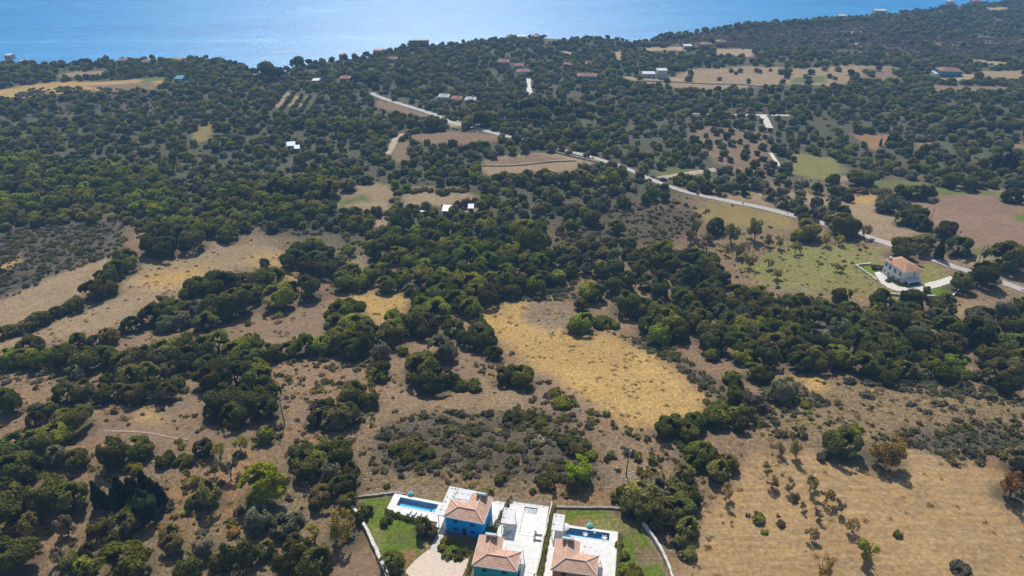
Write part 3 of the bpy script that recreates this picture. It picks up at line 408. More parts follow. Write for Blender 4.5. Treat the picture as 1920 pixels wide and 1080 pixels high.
SCRUB = [  # low dry scrub: (plants per 100 m2, pixels, kinds)
 (51.0, [(690, 840), (720, 800), (800, 768), (900, 772), (1000, 762), (1080, 785), (1110, 860), (1130, 905), (1000, 905), (850, 893), (690, 885)], 'osnsnosnd'), (37.4, [(1120, 620), (1250, 640), (1340, 720), (1400, 760), (1340, 810), (1320, 745), (1290, 705), (1230, 665)], 'gggssod'), (54.4, [(920, 560), (960, 545), (1060, 543), (1090, 560), (1040, 564), (960, 566)], 'ggs'),
 (37.4, [(0, 430), (130, 400), (240, 420), (230, 470), (200, 485), (150, 500), (100, 520), (40, 550), (0, 560), (-60, 560), (-60, 430)], 'ssggod'), (27.2, [(470, 408), (560, 398), (680, 402), (690, 430), (610, 442), (500, 440)], 'ssgo'), (23.8, [(1090, 385), (1210, 380), (1330, 395), (1300, 440), (1200, 470), (1080, 480), (1040, 460), (1050, 420)], 'sgon'),
 (13.6, [(1400, 770), (1480, 705), (1560, 700), (1700, 712), (1820, 722), (1940, 742), (1940, 860), (1800, 872), (1690, 835), (1560, 842), (1440, 845)], 'ssgno'), (37.4, [(1690, 800), (1800, 790), (1940, 800), (1940, 850), (1790, 868), (1700, 835)], 'ssggd'), (34.0, [(1560, 700), (1720, 705), (1900, 735), (1900, 760), (1700, 735), (1560, 715)], 'ssg'), (30.6, [(1120, 800), (1260, 810), (1330, 880), (1320, 960), (1290, 1010), (1250, 900), (1150, 900)], 'sgod'),
 (40.8, [(1430, 720), (1490, 715), (1560, 760), (1440, 800), (1400, 790)], 'sog'), (40, [(1217, 80), (1330, 58), (1500, 42), (1620, 36), (1700, 60), (1920, 70), (2000, 80), (2000, 125), (1700, 100), (1500, 95), (1350, 88)], 'snsn'), (7.5, [(0, 690), (700, 680), (700, 900), (560, 1080), (0, 1090)], 'snoa'), (.7, [(1290, 1085), (1380, 900), (1420, 855), (1600, 900), (1560, 1085)], 'na'),
 (6.8, [(500, 660), (720, 650), (760, 740), (700, 800), (520, 790)], 'sno'), (3.5, [(1300, 430), (1640, 440), (1600, 500), (1400, 520)], 'nao'), (10.2, [(690, 895), (850, 893), (1000, 908), (1150, 925), (1190, 945), (1060, 940), (930, 932), (690, 925)], 'nao'), (23.8, [(60, 165), (300, 172), (330, 200), (120, 215), (0, 230), (0, 190)], 'sgo'), (20.4, [(640, 400), (720, 400), (760, 440), (690, 470), (640, 460)], 'sgo'),
 (40.8, [(860, 560), (930, 540), (1100, 500), (1100, 540), (960, 560), (880, 590)], 'ddo'), (17.0, [(900, 640), (1000, 700), (1080, 752), (1140, 778), (1180, 802), (1100, 800), (980, 750), (890, 690)], 'sno')]
rng = np.random.RandomState(11)
trees = []       # dict per plant
def mk(kind, tint, x, y, r): trees.append(dict(k=kind, t=tint, x=float(x), y=float(y), r=float(r)))
HC = {'k': .85, 'v': .85, 'm': 1.1, 'p': 1.0, 'x': 2.2, 's': .45}
def place(kind, tint, px, py, wpx):
    y2 = py
    for _ in range(5):
        x, y, z = ground(px, y2); _, _, s = project(x, y, z); r = wpx / 2 / s
        _, pc, _ = project(x, y, z + HC[kind] * r); y2 += py - pc
    mk(kind, tint, x, y, r)
for row in HAND.replace("\n", "").split(";"):
    q = row.split()
    if len(q) == 4 and float(q[3]) > 5: place(q[0][0], q[0][1], float(q[1]), float(q[2]), float(q[3]) * (1.12 if q[0][0] in 'kv' else 1.05))
for kind, tint, pts, wd, st in HEDGES_TREES:
    for (ax, ay), (bx, by) in zip(pts[:-1], pts[1:]):
        n = max(1, int(math.hypot(bx - ax, by - ay) / st))
        for i in range(n):
            f = (i + rng.rand() * .5) / n; place(kind, tint if rng.rand() < .75 else 'o', ax + (bx - ax) * f, ay + (by - ay) * f + rng.randn() * 1.5, wd * rng.uniform(.8, 1.25))
grid = {}
def gput(t):
    grid.setdefault((int(t['x'] // 10), int(t['y'] // 10)), []).append((t['x'], t['y'], t['r']))
def gfree(x, y, r, k):
    i, j = int(x // 10), int(y // 10)
    for a in (-1, 0, 1):
        for b in (-1, 0, 1):
            for (u, v, q) in grid.get((i + a, j + b), ()):
                if (x - u) ** 2 + (y - v) ** 2 < (k * (r + q)) ** 2: return False
    return True
for t in trees: gput(t)
KEEP = [(990,138,11),(945,120,9),(972,127,8),(831,186,9),(855,190,8),(881,192,9),(647,151,9),(592,156,8),(709,103,5),(735,114,5),(1290,90,9),(1325,90,10),(1352,86,9),(1652,22,12),(1580,32,5),(1783,6,5),(1832,6,10),(1067,125,5),(788,83,5),(980,73,5),(1000,73,5),(228,119,5),(271,119,5),(15,107,5),(44,118,5),(335,151,8),(1690, 505, 11), (1100, 152, 9), (1225, 145, 12), (1785, 146, 14), (838, 402, 4), (882, 396, 2.5), (550, 280, 4)]   # open ground round the houses: px, py, m
keep_w = [(gpt(a, b), m) for a, b, m in KEEP]
def ok_site(x, y, px, py, pyb, r):
    if dist_line(np.array([x]), np.array([y]), road_w)[0] < 2.2 + .5 * r: return False
    for tw in tracks_w:
        if dist_line(np.array([x]), np.array([y]), tw)[0] < 1.6 + .6 * r: return False
    for g, m in keep_w:
        if math.hypot(x - g.x, y - g.y) < m: return False
    return True
PLAIN = [(1165, 146), (1250, 149), (1285, 130), (1400, 124), (1500, 128), (1600, 121), (1685, 124), (1680, 146), (1560, 162), (1450, 160), (1380, 168), (1300, 166), (1200, 157)]
def fill(kmix, tmix, rr, pack, cover, X, Y, mask_fn, seedn):
    rg = np.random.RandomState(seedn); r = rg.uniform(rr[0], rr[1], len(X)); z = zb(X, Y); kk = rg.randint(0, len(kmix), len(X)); tt = rg.randint(0, len(tmix), len(X))
    thin = rg.rand(len(X)); px, pyb, s = project(X, Y, z); _, pyc, _ = project(X, Y, z + .8 * r)
    ok = mask_fn(px, pyc, pyb, X, Y) & (rg.rand(len(X)) < cover) & (px > -70) & (px < 1990)
    for b in BARE: ok &= ~inside(px, pyb, b) | (inside(px, pyb, PLAIN) & (thin < .10))
    for b in BARE: ok &= ~inside(px, pyc + 1.0 * r * s * .3, b) | (inside(px, pyb, PLAIN) & (thin < .10))
    for i in np.nonzero(ok)[0]:
        if gfree(X[i], Y[i], r[i], pack) and ok_site(X[i], Y[i], px[i], pyc[i], pyb[i], r[i]):
            mk(kmix[kk[i]], tmix[tt[i]], X[i], Y[i], r[i]); gput(trees[-1])
for n_, (km, tm, rr, pk, poly) in enumerate(WOODS):
    wp = wpoly([(a, b + 12) for a, b in poly]); x0, y0 = wp.min(0) - 8; x1, y1 = wp.max(0) + 8; N = int((x1 - x0) * (y1 - y0) / 5)
    rg = np.random.RandomState(100 + n_); fill(km, tm, rr, pk, 1.0, rg.uniform(x0, x1, N), rg.uniform(y0, y1, N), lambda px, pc, pb, X, Y, poly=poly: inside(px, pc, poly), 200 + n_)
cw = np.array(coast)
def far_mask(px, pc, pb, X, Y):
    m = (pc < 432) & (pb > -40) & inside(X, Y, coast)
    lim = np.interp(px, [0, 200, 420, 700, 1050, 1100, 1250, 1320, 1600, 1920], [400, 400, 440, 425, 470, 390, 370, 345, 345, 345]); m &= pc < lim
    d = .25 + 1.25 * (fnoise(X, Y, 75) - .18); heath = inside(px, pc, FIELDS[1][2]); d = np.where(heath, .05, d); d = np.where(inside(px, pc, [(60, 165), (300, 172), (330, 200), (120, 215), (0, 230), (0, 190)]), .25, d)
    orch = inside(px, pc, [(1285, 235), (1450, 235), (1470, 330), (1340, 320)]); d = np.where(orch, .0, d)
    d = np.where((px > 1300) & (px < 1620) & (pc > 290) & (pc < 345), d * .35, d)
    return m & (np.random.RandomState(3).rand(len(px)) < d)
rg = np.random.RandomState(77); NF = 95000; Xf = rg.uniform(-760, 1000, NF); Yf = rg.uniform(290, 1320, NF)
fill('kkkvvvv', 'dddgogbonbo', (1.8, 3.8), .68, 1.0, Xf, Yf, far_mask, 78)
# olive orchard in rows
for a in range(13):
    for b in range(11):
        px = 1268 + a * 19.5 + (b % 2) * 9 - b * 2.5 + rng.randn() * 3.6; py = 229 + b * 11.2 + rng.randn() * 2.2
        if px > 1270 and px < 1490 and rng.rand() < .88:
            n0 = len(trees); place('v', 'd' if rng.rand() < .7 else 'g', px, py, (12.0 + b * .55) * rng.uniform(.75, 1.35)); t = trees[-1]
            if not gfree(t['x'], t['y'], t['r'], .6) or not ok_site(t['x'], t['y'], 0, 0, 0, t['r']): trees.pop()
            else: gput(t)
for (x0, y0), (x1, y1) in [((508, 200), (533, 170)), ((528, 203), (551, 174)), ((548, 203), (567, 178)), ((565, 205), (582, 180)), ((584, 205), (600, 182))]:
    for i in range(7): f = i / 6; place('v', 'dgo'[i % 3], x0 + (x1 - x0) * f + rng.randn() * .7, y0 + (y1 - y0) * f, 10.5 - 2.2 * f)
print("plants", len(trees))
# ---------------------------------------------------------------- ground
def coast_out(x, y):
    d = np.zeros_like(x); far = (y > 380)
    i = np.nonzero(far)[0]; out = ~inside(x[i], y[i], coast); j = i[out]; d[j] = dist_line(x[j], y[j], coast, True); return d
def pools_cut(x, y, z):
    for F, (a, b, c, e) in POOLS:
        u, v = w2l(F, x, y); z = np.where((u > a - .1) & (u < b + .1) & (v > c - .1) & (v < e + .1), z - 2.2, z)
    return z
rows = [-160, -90, -40, 0, 30, 50, 65, 80, 92] + list(np.arange(100, 140, .45)); y = rows[-1]
while y < 1500: y += max(.5, .0032 * y) if y < 420 else .0048 * y - .66; rows.append(y)
rows = np.array(rows); NU = 760
uu = np.concatenate([np.linspace(-2.2, -.95, 40)[:-1], np.linspace(-.95, .95, NU), np.linspace(.95, 2.2, 40)[1:]])
Ug, Yg = np.meshgrid(uu, rows); Xg = Ug * (np.maximum(Yg, 20) * .9 + 70); X = Xg.ravel(); Y = Yg.ravel()
Z = zb(X, Y); Z = pools_cut(X, Y, Z); co = coast_out(X, Y); Z = np.where(co > 0, np.maximum(Z - 1.1 * co - 2 * (co > 0), SEA_Z - 12), Z)
wx = X + 3.0 * (fnoise(X, Y, 9) - .5) * np.clip(Y / 160 - .4, .15, 2); wy = Y + 3.0 * (fnoise(X + 99, Y + 55, 9) - .5) * np.clip(Y / 160 - .4, .15, 2)
tint = np.tile(np.array(T['soil'][0]), (len(X), 1)); mask = np.tile(np.array(T['soil'][1]), (len(X), 1))
# broad drift of straw and grey soil
k = np.clip((fnoise(X, Y, 28) - .45) * 4, 0, 1)[:, None]; tint = tint * (1 - .55 * k) + np.array(T['straw'][0]) * .55 * k
for t, soft, poly in FW:
    x0, y0 = poly.min(0) - soft; x1, y1 = poly.max(0) + soft
    i = np.nonzero((wx > x0) & (wx < x1) & (wy > y0) & (wy < y1))[0]
    if not len(i): continue
    ins = inside(wx[i], wy[i], poly); d = dist_line(wx[i], wy[i], poly, True); sd = np.where(ins, d, -d)
    a = np.clip(.5 + sd / soft + .9 * (fnoise(X[i], Y[i], max(2, soft)) - .5) * (soft > 2.6), 0, 1)[:, None]
    tint[i] = tint[i] * (1 - a) + np.array(T[t][0]) * a; mask[i] = mask[i] * (1 - a) + np.array(T[t][1]) * a
# leaf litter and shade plants under the crowns
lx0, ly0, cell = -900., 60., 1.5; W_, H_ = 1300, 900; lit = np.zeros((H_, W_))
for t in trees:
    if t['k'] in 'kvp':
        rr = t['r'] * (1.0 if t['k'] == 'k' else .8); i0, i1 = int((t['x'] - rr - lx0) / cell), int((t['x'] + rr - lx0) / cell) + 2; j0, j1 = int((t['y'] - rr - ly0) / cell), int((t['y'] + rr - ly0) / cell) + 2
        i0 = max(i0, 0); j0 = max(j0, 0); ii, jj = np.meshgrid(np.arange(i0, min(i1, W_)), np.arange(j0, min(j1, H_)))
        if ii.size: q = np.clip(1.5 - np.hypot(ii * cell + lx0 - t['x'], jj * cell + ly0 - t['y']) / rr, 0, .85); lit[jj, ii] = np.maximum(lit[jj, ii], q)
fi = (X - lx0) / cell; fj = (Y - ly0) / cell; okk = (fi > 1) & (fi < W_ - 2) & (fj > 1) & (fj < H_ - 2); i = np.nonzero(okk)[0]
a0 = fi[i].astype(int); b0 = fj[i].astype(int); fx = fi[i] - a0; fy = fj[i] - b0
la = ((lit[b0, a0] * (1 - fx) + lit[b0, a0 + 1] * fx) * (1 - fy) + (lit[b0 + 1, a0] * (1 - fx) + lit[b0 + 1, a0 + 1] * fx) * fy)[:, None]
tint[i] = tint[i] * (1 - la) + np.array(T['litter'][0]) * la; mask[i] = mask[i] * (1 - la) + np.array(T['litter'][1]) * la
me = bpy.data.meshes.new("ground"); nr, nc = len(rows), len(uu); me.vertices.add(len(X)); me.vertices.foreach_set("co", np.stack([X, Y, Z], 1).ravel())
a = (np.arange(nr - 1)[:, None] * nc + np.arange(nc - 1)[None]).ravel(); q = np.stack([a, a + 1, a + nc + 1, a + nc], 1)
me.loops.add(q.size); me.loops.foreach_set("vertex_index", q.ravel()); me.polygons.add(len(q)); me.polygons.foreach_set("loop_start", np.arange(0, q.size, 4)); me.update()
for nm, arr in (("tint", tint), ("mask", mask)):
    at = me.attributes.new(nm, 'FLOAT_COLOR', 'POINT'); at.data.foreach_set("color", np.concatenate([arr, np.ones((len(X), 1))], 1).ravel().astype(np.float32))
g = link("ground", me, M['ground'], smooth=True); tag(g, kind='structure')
sea = MB(); S_ = 30000; sea.add([(-S_, 450, SEA_Z), (S_, 450, SEA_Z), (S_, 2 * S_, SEA_Z), (-S_, 2 * S_, SEA_Z)], [(0, 1, 2, 3)]); tag(sea.build("sea", M['sea']), kind='structure')

def densify(pts, step):
    out = []
    for (ax, ay), (bx, by) in zip(pts[:-1], pts[1:]):
        n = max(1, int(math.hypot(bx - ax, by - ay) / step)); out += [(ax + (bx - ax) * i / n, ay + (by - ay) * i / n) for i in range(n)]
    return np.array(out + [tuple(pts[-1])])
def smooth_line(p, it=3):
    p = np.array(p, float)
    for _ in range(it): p = np.concatenate([p[:1], np.stack([p[:-1] * .75 + p[1:] * .25, p[:-1] * .25 + p[1:] * .75], 1).reshape(-1, 2), p[-1:]])
    return p
def ribbon(name, pts, width, mat, lift, wob=.12, seed=1):
    p = densify(smooth_line(pts), 2.0); d = np.gradient(p, axis=0); nrm = np.stack([-d[:, 1], d[:, 0]], 1); nrm /= np.linalg.norm(nrm, axis=1)[:, None] + 1e-9
    rg = np.random.RandomState(seed); m = MB(); V = []; F = []; K = 5
    for i in range(len(p)):
        for k in range(K):
            s = (k / (K - 1) - .5) * width * (1 + wob * (rg.rand() - .5) * (k in (0, K - 1))); x, y = p[i] + nrm[i] * s; V.append((x, y, float(zb(x, y)) + lift))
    for i in range(len(p) - 1):
        for k in range(K - 1): F.append((i * K + k, i * K + k + 1, i * K + K + k + 1, i * K + K + k))
    m.add(V, F); o = m.build(name, mat); tag(o, kind='structure'); return o
ribbon("road", road_w, 4.4, M['asphalt'], .16, .22)
for n_, (t, tw) in enumerate(zip(TRACKS, tracks_w)): ribbon(t[0], tw, t[2], M[t[3]], .14 if t[0] != 'footpath' else .1, .3, n_)

# ---------------------------------------------------------------- walls, hedges
def wall_strip(name, pts, h, th, mat, label, cat, group=None, seed=0, z=None):
    p = densify(pts, .9); rg = np.random.RandomState(seed); d = np.gradient(p, axis=0); nrm = np.stack([-d[:, 1], d[:, 0]], 1); nrm /= np.linalg.norm(nrm, axis=1)[:, None] + 1e-9
    V = []; F = []
    for i in range(len(p)):
        j = rg.randn(4) * .07 * min(1, h)
        zz = float(zb(*p[i])) if z is None else z; a = p[i] + nrm[i] * (th / 2 + j[0]); b = p[i] - nrm[i] * (th / 2 + j[1])
        V += [(a[0], a[1], zz - .4), (a[0], a[1], zz + h + j[2]), (b[0], b[1], zz + h + j[3]), (b[0], b[1], zz - .4)]
    for i in range(len(p) - 1):
        for k in range(3): F.append((4 * i + k, 4 * i + k + 1, 4 * i + k + 5, 4 * i + k + 4))
    F += [(0, 3, 2, 1), (4 * len(p) - 4, 4 * len(p) - 3, 4 * len(p) - 2, 4 * len(p) - 1)]
    m = MB(); m.add(V, F); return tag(m.build(name, mat), label, cat, group)
wall_strip("stone_wall", wpoly([(655, 945), (672, 968), (690, 1000), (706, 1035), (720, 1068), (735, 1100)]), 1.1, .75, M['pale_stone'], "pale dry stone wall along the lawn edge beside the blue villa's plot", "wall", seed=1)
wall_strip("stone_wall", wpoly([(1193, 960), (1207, 985), (1225, 1010), (1240, 1035), (1252, 1060), (1265, 1100)]), 1.0, .6, M['pale_stone'], "long stone wall bounding the salmon villa's garden beside the dark bushes", "wall", seed=2)
wall_strip("stone_wall", wpoly([(1605, 499), (1617, 508), (1631, 517), (1643, 527)]), .8, .5, M['pale_stone'], "short pale wall at the lawn corner of the white country house", "wall", seed=3)
wall_strip("stone_wall", wpoly([(1605, 499), (1620, 497), (1634, 496)]), .8, .5, M['pale_stone'], "short pale wall at the back of the white house's small lawn", "wall", seed=4)
wall_strip("stone_wall", wpoly([(1667, 553), (1700, 556), (1723, 557), (1750, 557), (1783, 559), (1797, 544)]), .9, .5, M['pale_stone'], "low white-capped wall below the driveway of the white country house", "wall", seed=5)
wall_strip("stone_wall", wpoly([(670, 933), (700, 930), (740, 925), (760, 928)]), .5, .4, M['stone'], "low rough stone wall at the scrub end of the green lawn", "wall", seed=6)
wall_strip("stone_wall", wpoly([(1040, 952), (1090, 953), (1140, 953), (1190, 958)]), .5, .4, M['stone'], "low rough stone wall along the back of the salmon villa's garden", "wall", seed=7)
wall_strip("stone_wall", wpoly([(905, 311), (960, 311), (1030, 304), (1080, 302)]), .7, .8, M['stone'], "dark field wall dividing the brown field under the road", "wall", seed=8)
wall_strip("stone_wall", wpoly([(1140, 310), (1090, 298), (1040, 286)]), .9, .6, M['stone'], "stone retaining wall along the lower edge of the road by the brown field", "wall", seed=9)
wall_strip("stone_wall", wpoly([(1170, 153), (1280, 155), (1380, 158), (1445, 165)]), .8, .8, M['stone'], "long dark field wall below the white modern house", "wall", seed=10)
# ---------------------------------------------------------------- foliage prototypes (unit crown radius; copies share these meshes)
def quads_mesh(name, P, N_, size, rg, mat):
    n = len(P); N_ = N_ / (np.linalg.norm(N_, axis=1)[:, None] + 1e-9); a = np.cross(N_, rg.randn(n, 3)); a /= np.linalg.norm(a, axis=1)[:, None] + 1e-9; b = np.cross(N_, a)
    s = (size * rg.uniform(.55, 1.35, n))[:, None] if np.isscalar(size) else (size * rg.uniform(.55, 1.35, n))[:, None]
    j = rg.uniform(.6, 1.25, (n, 4, 1)); V = np.stack([P + (a + b * .3) * s * j[:, 0], P + (b - a * .3) * s * j[:, 1], P - (a + b * .3) * s * j[:, 2], P - (b - a * .3) * s * j[:, 3]], 1).reshape(-1, 3)
    me = bpy.data.meshes.new(name); me.vertices.add(4 * n); me.vertices.foreach_set("co", V.ravel()); me.loops.add(4 * n); me.loops.foreach_set("vertex_index", np.arange(4 * n)); me.polygons.add(n); me.polygons.foreach_set("loop_start", np.arange(0, 4 * n, 4)); me.update(); me.materials.append(mat); return me
def crown_mesh(name, lobes, n, size, seed, mat=None, rnd=.75, zmin=-.55, fill_=.16, gaps=.0):
    rg = np.random.RandomState(seed); L = np.array(lobes); ar = (L[:, 3] * L[:, 4] + L[:, 4] * L[:, 5] + L[:, 3] * L[:, 5]); pr = ar / ar.sum(); P = []; N_ = []; cnt = 0
    while cnt < n:
        k = rg.choice(len(L), n, p=pr); d = rg.randn(n, 3); d /= np.linalg.norm(d, axis=1)[:, None]; f = np.where(rg.rand(n) < fill_, rg.uniform(.55, .9, n), rg.uniform(.82, 1.13, n))
        p = L[k, :3] + d * f[:, None] * L[k, 3:]; ok = (d[:, 2] > zmin)
        for q in range(len(L)): ok &= ~((((p - L[q, :3]) / L[q, 3:]) ** 2).sum(1) < .62) | (k == q)
        ok &= p[:, 2] > .03
        if gaps: ok &= (vnoise(p[:, 0] * 10 + 50 + p[:, 2] * 4, p[:, 1] * 10 + 50 + p[:, 2] * 5, 3.5) > gaps)
        nn = d / L[k, 3:] * L[k, 3:].mean(1)[:, None] + rg.randn(n, 3) * rnd; P.append(p[ok]); N_.append(nn[ok]); cnt += ok.sum()
    return quads_mesh(name, np.concatenate(P)[:n], np.concatenate(N_)[:n], size, rg, mat or M['leaf'])
def lobes_dome(seed, n=11, base=.28, top=1.45, spread=.62, lr=(.30, .46)):
    rg = np.random.RandomState(seed); L = [(0, 0, base + (top - base) * .48, .66, .66, (top - base) * .46)]
    for i in range(n):
        a = 2 * math.pi * (i + rg.rand() * .7) / n; h = rg.rand(); rr = spread * math.sqrt(max(.05, 1 - (h * 1.05 - .25) ** 2)) * rg.uniform(.8, 1.12); r = rg.uniform(*lr)
        L.append((rr * math.cos(a), rr * math.sin(a), base + r * .7 + (top - base - 1.5 * r) * h, r, r, r * rg.uniform(.75, .95)))
    return L
def trunk_mesh(name, h, r, seed, limbs=4, reach=.5, top=1.0, lean=.08):
    rg = np.random.RandomState(seed); m = MB(); x, y = rg.randn(2) * lean; m.tube([(0, 0, -.12), (x * .3, y * .3, h * .35), (x, y, h)], [r * 1.4, r, r * .75], 7)
    for i in range(limbs):
        a = 2 * math.pi * (i + rg.rand() * .6) / limbs; q = reach * rg.uniform(.6, 1.1); z1 = h + (top - h) * rg.uniform(.55, 1)
        m.tube([(x, y, h * .93), (x + q * .45 * math.cos(a), y + q * .45 * math.sin(a), h + (z1 - h) * .5), (x + q * math.cos(a + .3), y + q * math.sin(a + .3), z1)], [r * .62, r * .42, r * .14], 5)
    me = bpy.data.meshes.new(name); me.from_pydata(m.v, [], m.f); me.materials.append(M['bark']); return me
CR, TRK = {}, {}
CR['k'] = [crown_mesh("oak_crown", lobes_dome(20 + i, 10 + i % 4, .16, 1.35 + .06 * (i % 4), .62, (.26, .45)), 5600, .058, 40 + i, rnd=.55, gaps=.2) for i in range(7)]
CR['v'] = [crown_mesh("olive_crown", lobes_dome(60 + i, 8 + i % 3, .22, 1.5, .56, (.28, .44)), 3400, .068, 80 + i, rnd=.7, gaps=.24) for i in range(6)]
CR['p'] = [crown_mesh("pine_crown", lobes_dome(91, 20, .35, 1.75, .66, (.20, .32)), 6000, .058, 90, gaps=.2)]
CR['s'] = [crown_mesh("shrub_leaves", lobes_dome(110 + i, 8, .02, .78, .6, (.26, .42)), 1500, .085, 120 + i, gaps=.2) for i in range(5)]
def almond(seed):
    rg = np.random.RandomState(seed); L = []
    for i in range(12): a = rg.rand() * 6.28; q = rg.uniform(.2, .72); r = rg.uniform(.2, .34); L.append((q * math.cos(a), q * math.sin(a), rg.uniform(.75, 1.75), r, r, r * 1.1))
    return crown_mesh("almond_crown", L, 1900, .05, seed + 5, M['leaf_dry'], 1.2, -1, .5, .3)
CR['m'] = [almond(140 + i) for i in range(5)]
CR['x'] = [crown_mesh("cypress_crown", [(.0, 0, 1.0, .92, .92, 1.0), (.08, 0, 2.3, .85, .85, 1.3), (-.06, .05, 3.6, .62, .62, 1.4), (0, 0, 5.0, .34, .34, 1.2)], 2200, .16, 160 + i, rnd=.6, gaps=.12) for i in range(2)]
TRK['k'] = [trunk_mesh("oak_trunk", .42, .075, 200 + i, 5, .6, 1.05) for i in range(3)]
TRK['v'] = [trunk_mesh("olive_trunk", .42, .085, 210 + i, 4, .5, 1.05, .12) for i in range(3)]
TRK['m'] = [trunk_mesh("almond_trunk", .62, .065, 220 + i, 7, .62, 1.7, .1) for i in range(4)]
TRK['p'] = [trunk_mesh("pine_trunk", .7, .06, 230, 5, .5, 1.3)]; TRK['x'] = [trunk_mesh("cypress_trunk", .6, .12, 240, 0)]

LAND = [("the blue villa", 870, 985), ("the teal villa", 925, 1050), ("the salmon villa", 1080, 1055), ("the blue villa's pool", 780, 950), ("the pool with white floats", 1105, 1000), ("the green lawn by the stone wall", 745, 1000), ("the gravel yard", 815, 1065),
 ("the pole by the oak clump", 534, 797), ("the wooden pole above the scrub", 1176, 880), ("the far tip of the golden field", 1300, 790), ("the golden field's stony end", 1000, 575), ("the white country house", 1690, 525), ("the twin-post transformer", 1838, 492), ("the ochre paddock by the road", 1400, 408),
 ("the big ploughed field", 1810, 410), ("the stubble field's hill corner", 1560, 855), ("the stubble field's middle", 1500, 980), ("the tan field's far edge", 1880, 880), ("the clearing with the yellow sapling", 520, 605), ("the top of the long straw field", 450, 465), ("the straw strip beyond the hedge", 100, 560), ("the long straw field's lower end", 60, 640),
 ("the field split by bushes", 740, 370), ("the brown field under the road", 1010, 310), ("the white-roofed shed", 838, 405), ("the olive-green meadow", 1500, 515), ("the bare patch among the big oaks", 830, 690), ("the small golden patch", 710, 575), ("the brown field with the footpath", 300, 800), ("the brown slope above the pole", 590, 720),
 ("the garrigue mound", 900, 830), ("the road junction", 860, 236), ("the white driveway", 1720, 545), ("the bare gully clearing", 1840, 680), ("the stone wall of the salmon villa", 1230, 1015), ("the dry hillside", 1600, 750), ("the dark wood below the meadow", 1450, 610), ("the path corner below the oak band", 120, 900), ("the rubble under the bright pine", 520, 950), ("the heath by the left-over strip", 120, 470), ("the wood behind the golden field", 900, 480), ("the orchard rows", 1370, 285)]
LW = [(n, gpt(a, b)) for n, a, b in LAND]
for i, t in enumerate(LW):
    if 'left-over' in t[0]: LW[i] = ("the purple heath", t[1])
for t in trees:
    t['z'] = float(zb(t['x'], t['y'])); px, py, s = project(t['x'], t['y'], t['z'] + HC[t['k']] * t['r']); t['w'] = 2 * t['r'] * s; t['vis'] = -20 < px < 1940 and -20 < py < 1095
ORD = ["", "second ", "third ", "fourth ", "fifth ", "sixth ", "seventh ", "eighth ", "ninth ", "tenth ", "eleventh ", "twelfth "]
LIMIT = {'k': 295, 'v': 285, 'm': 200, 'p': 10, 'x': 60, 's': 200}
things, rest = [], []
for k in LIMIT:
    s = sorted([t for t in trees if t['k'] == k], key=lambda t: -t['w'] * (1 if t['vis'] else .01)); things += s[:LIMIT[k]]; rest += s[LIMIT[k]:]
sets = {}
for t in things:
    d, n = min((math.hypot(t['x'] - p.x, t['y'] - p.y), n) for n, p in LW); t['ld'] = d; t['ln'] = n; sets.setdefault((t['k'], t['t'], n), []).append(t)
for (k, tn, n), L in sets.items():
    L.sort(key=lambda t: t['ld'])
    for i, t in enumerate(L):
        nm = KN[k].replace("_", " "); t['group'] = f"{nm}s near {n}"
        if i < 12: t['label'] = (f"{TINTN[tn]} {nm} {ORD[i]}nearest to {n}" if i else f"{TINTN[tn]} {nm} nearest of its kind to {n}")
        else: t['label'] = f"{TINTN[tn]} {nm} in the crowd away from {n}"; t['group'] = f"outlying {TINTN[tn]} {nm}s of {n}"
for t in things:
    if len(t['label'].split()) > 16: print(len(t['label'].split()), t['label'])
rg = np.random.RandomState(9)
for t in things:
    k = t['k']; c = LEAFC[t['t']]; v = rg.uniform(.82, 1.2); col = (c[0] * v * rg.uniform(.92, 1.1), c[1] * v, c[2] * v, 1); r = t['r']; hs = r * rg.uniform(.9, 1.12)
    cm = CR[k][rg.randint(len(CR[k]))]; rz = rg.uniform(0, 6.283); base = (t['x'], t['y'], t['z'] - .05 * r)
    if k == 'x': hs *= .74
    if k == 'k' and t['t'] == 'r': cm = CR['m'][rg.randint(5)]; hs *= .85
    if k == 's':
        o = link("shrub", cm); o.location = base; o.rotation_euler = (0, 0, rz); o.scale = (r * rg.uniform(.85, 1.15), r, hs * .9); o.color = col; tag(o, t['label'], "shrub", t['group'])
    else:
        o = empty(KN[k], base, rz, t['label'], "tree", t['group']); o.scale = (r * rg.uniform(.84, 1.14), r * rg.uniform(.84, 1.14), hs * rg.uniform(.9, 1.1))
        a = link("crown", cm, None, o); a.color = col; link("trunk", TRK[k][rg.randint(len(TRK[k]))], None, o)

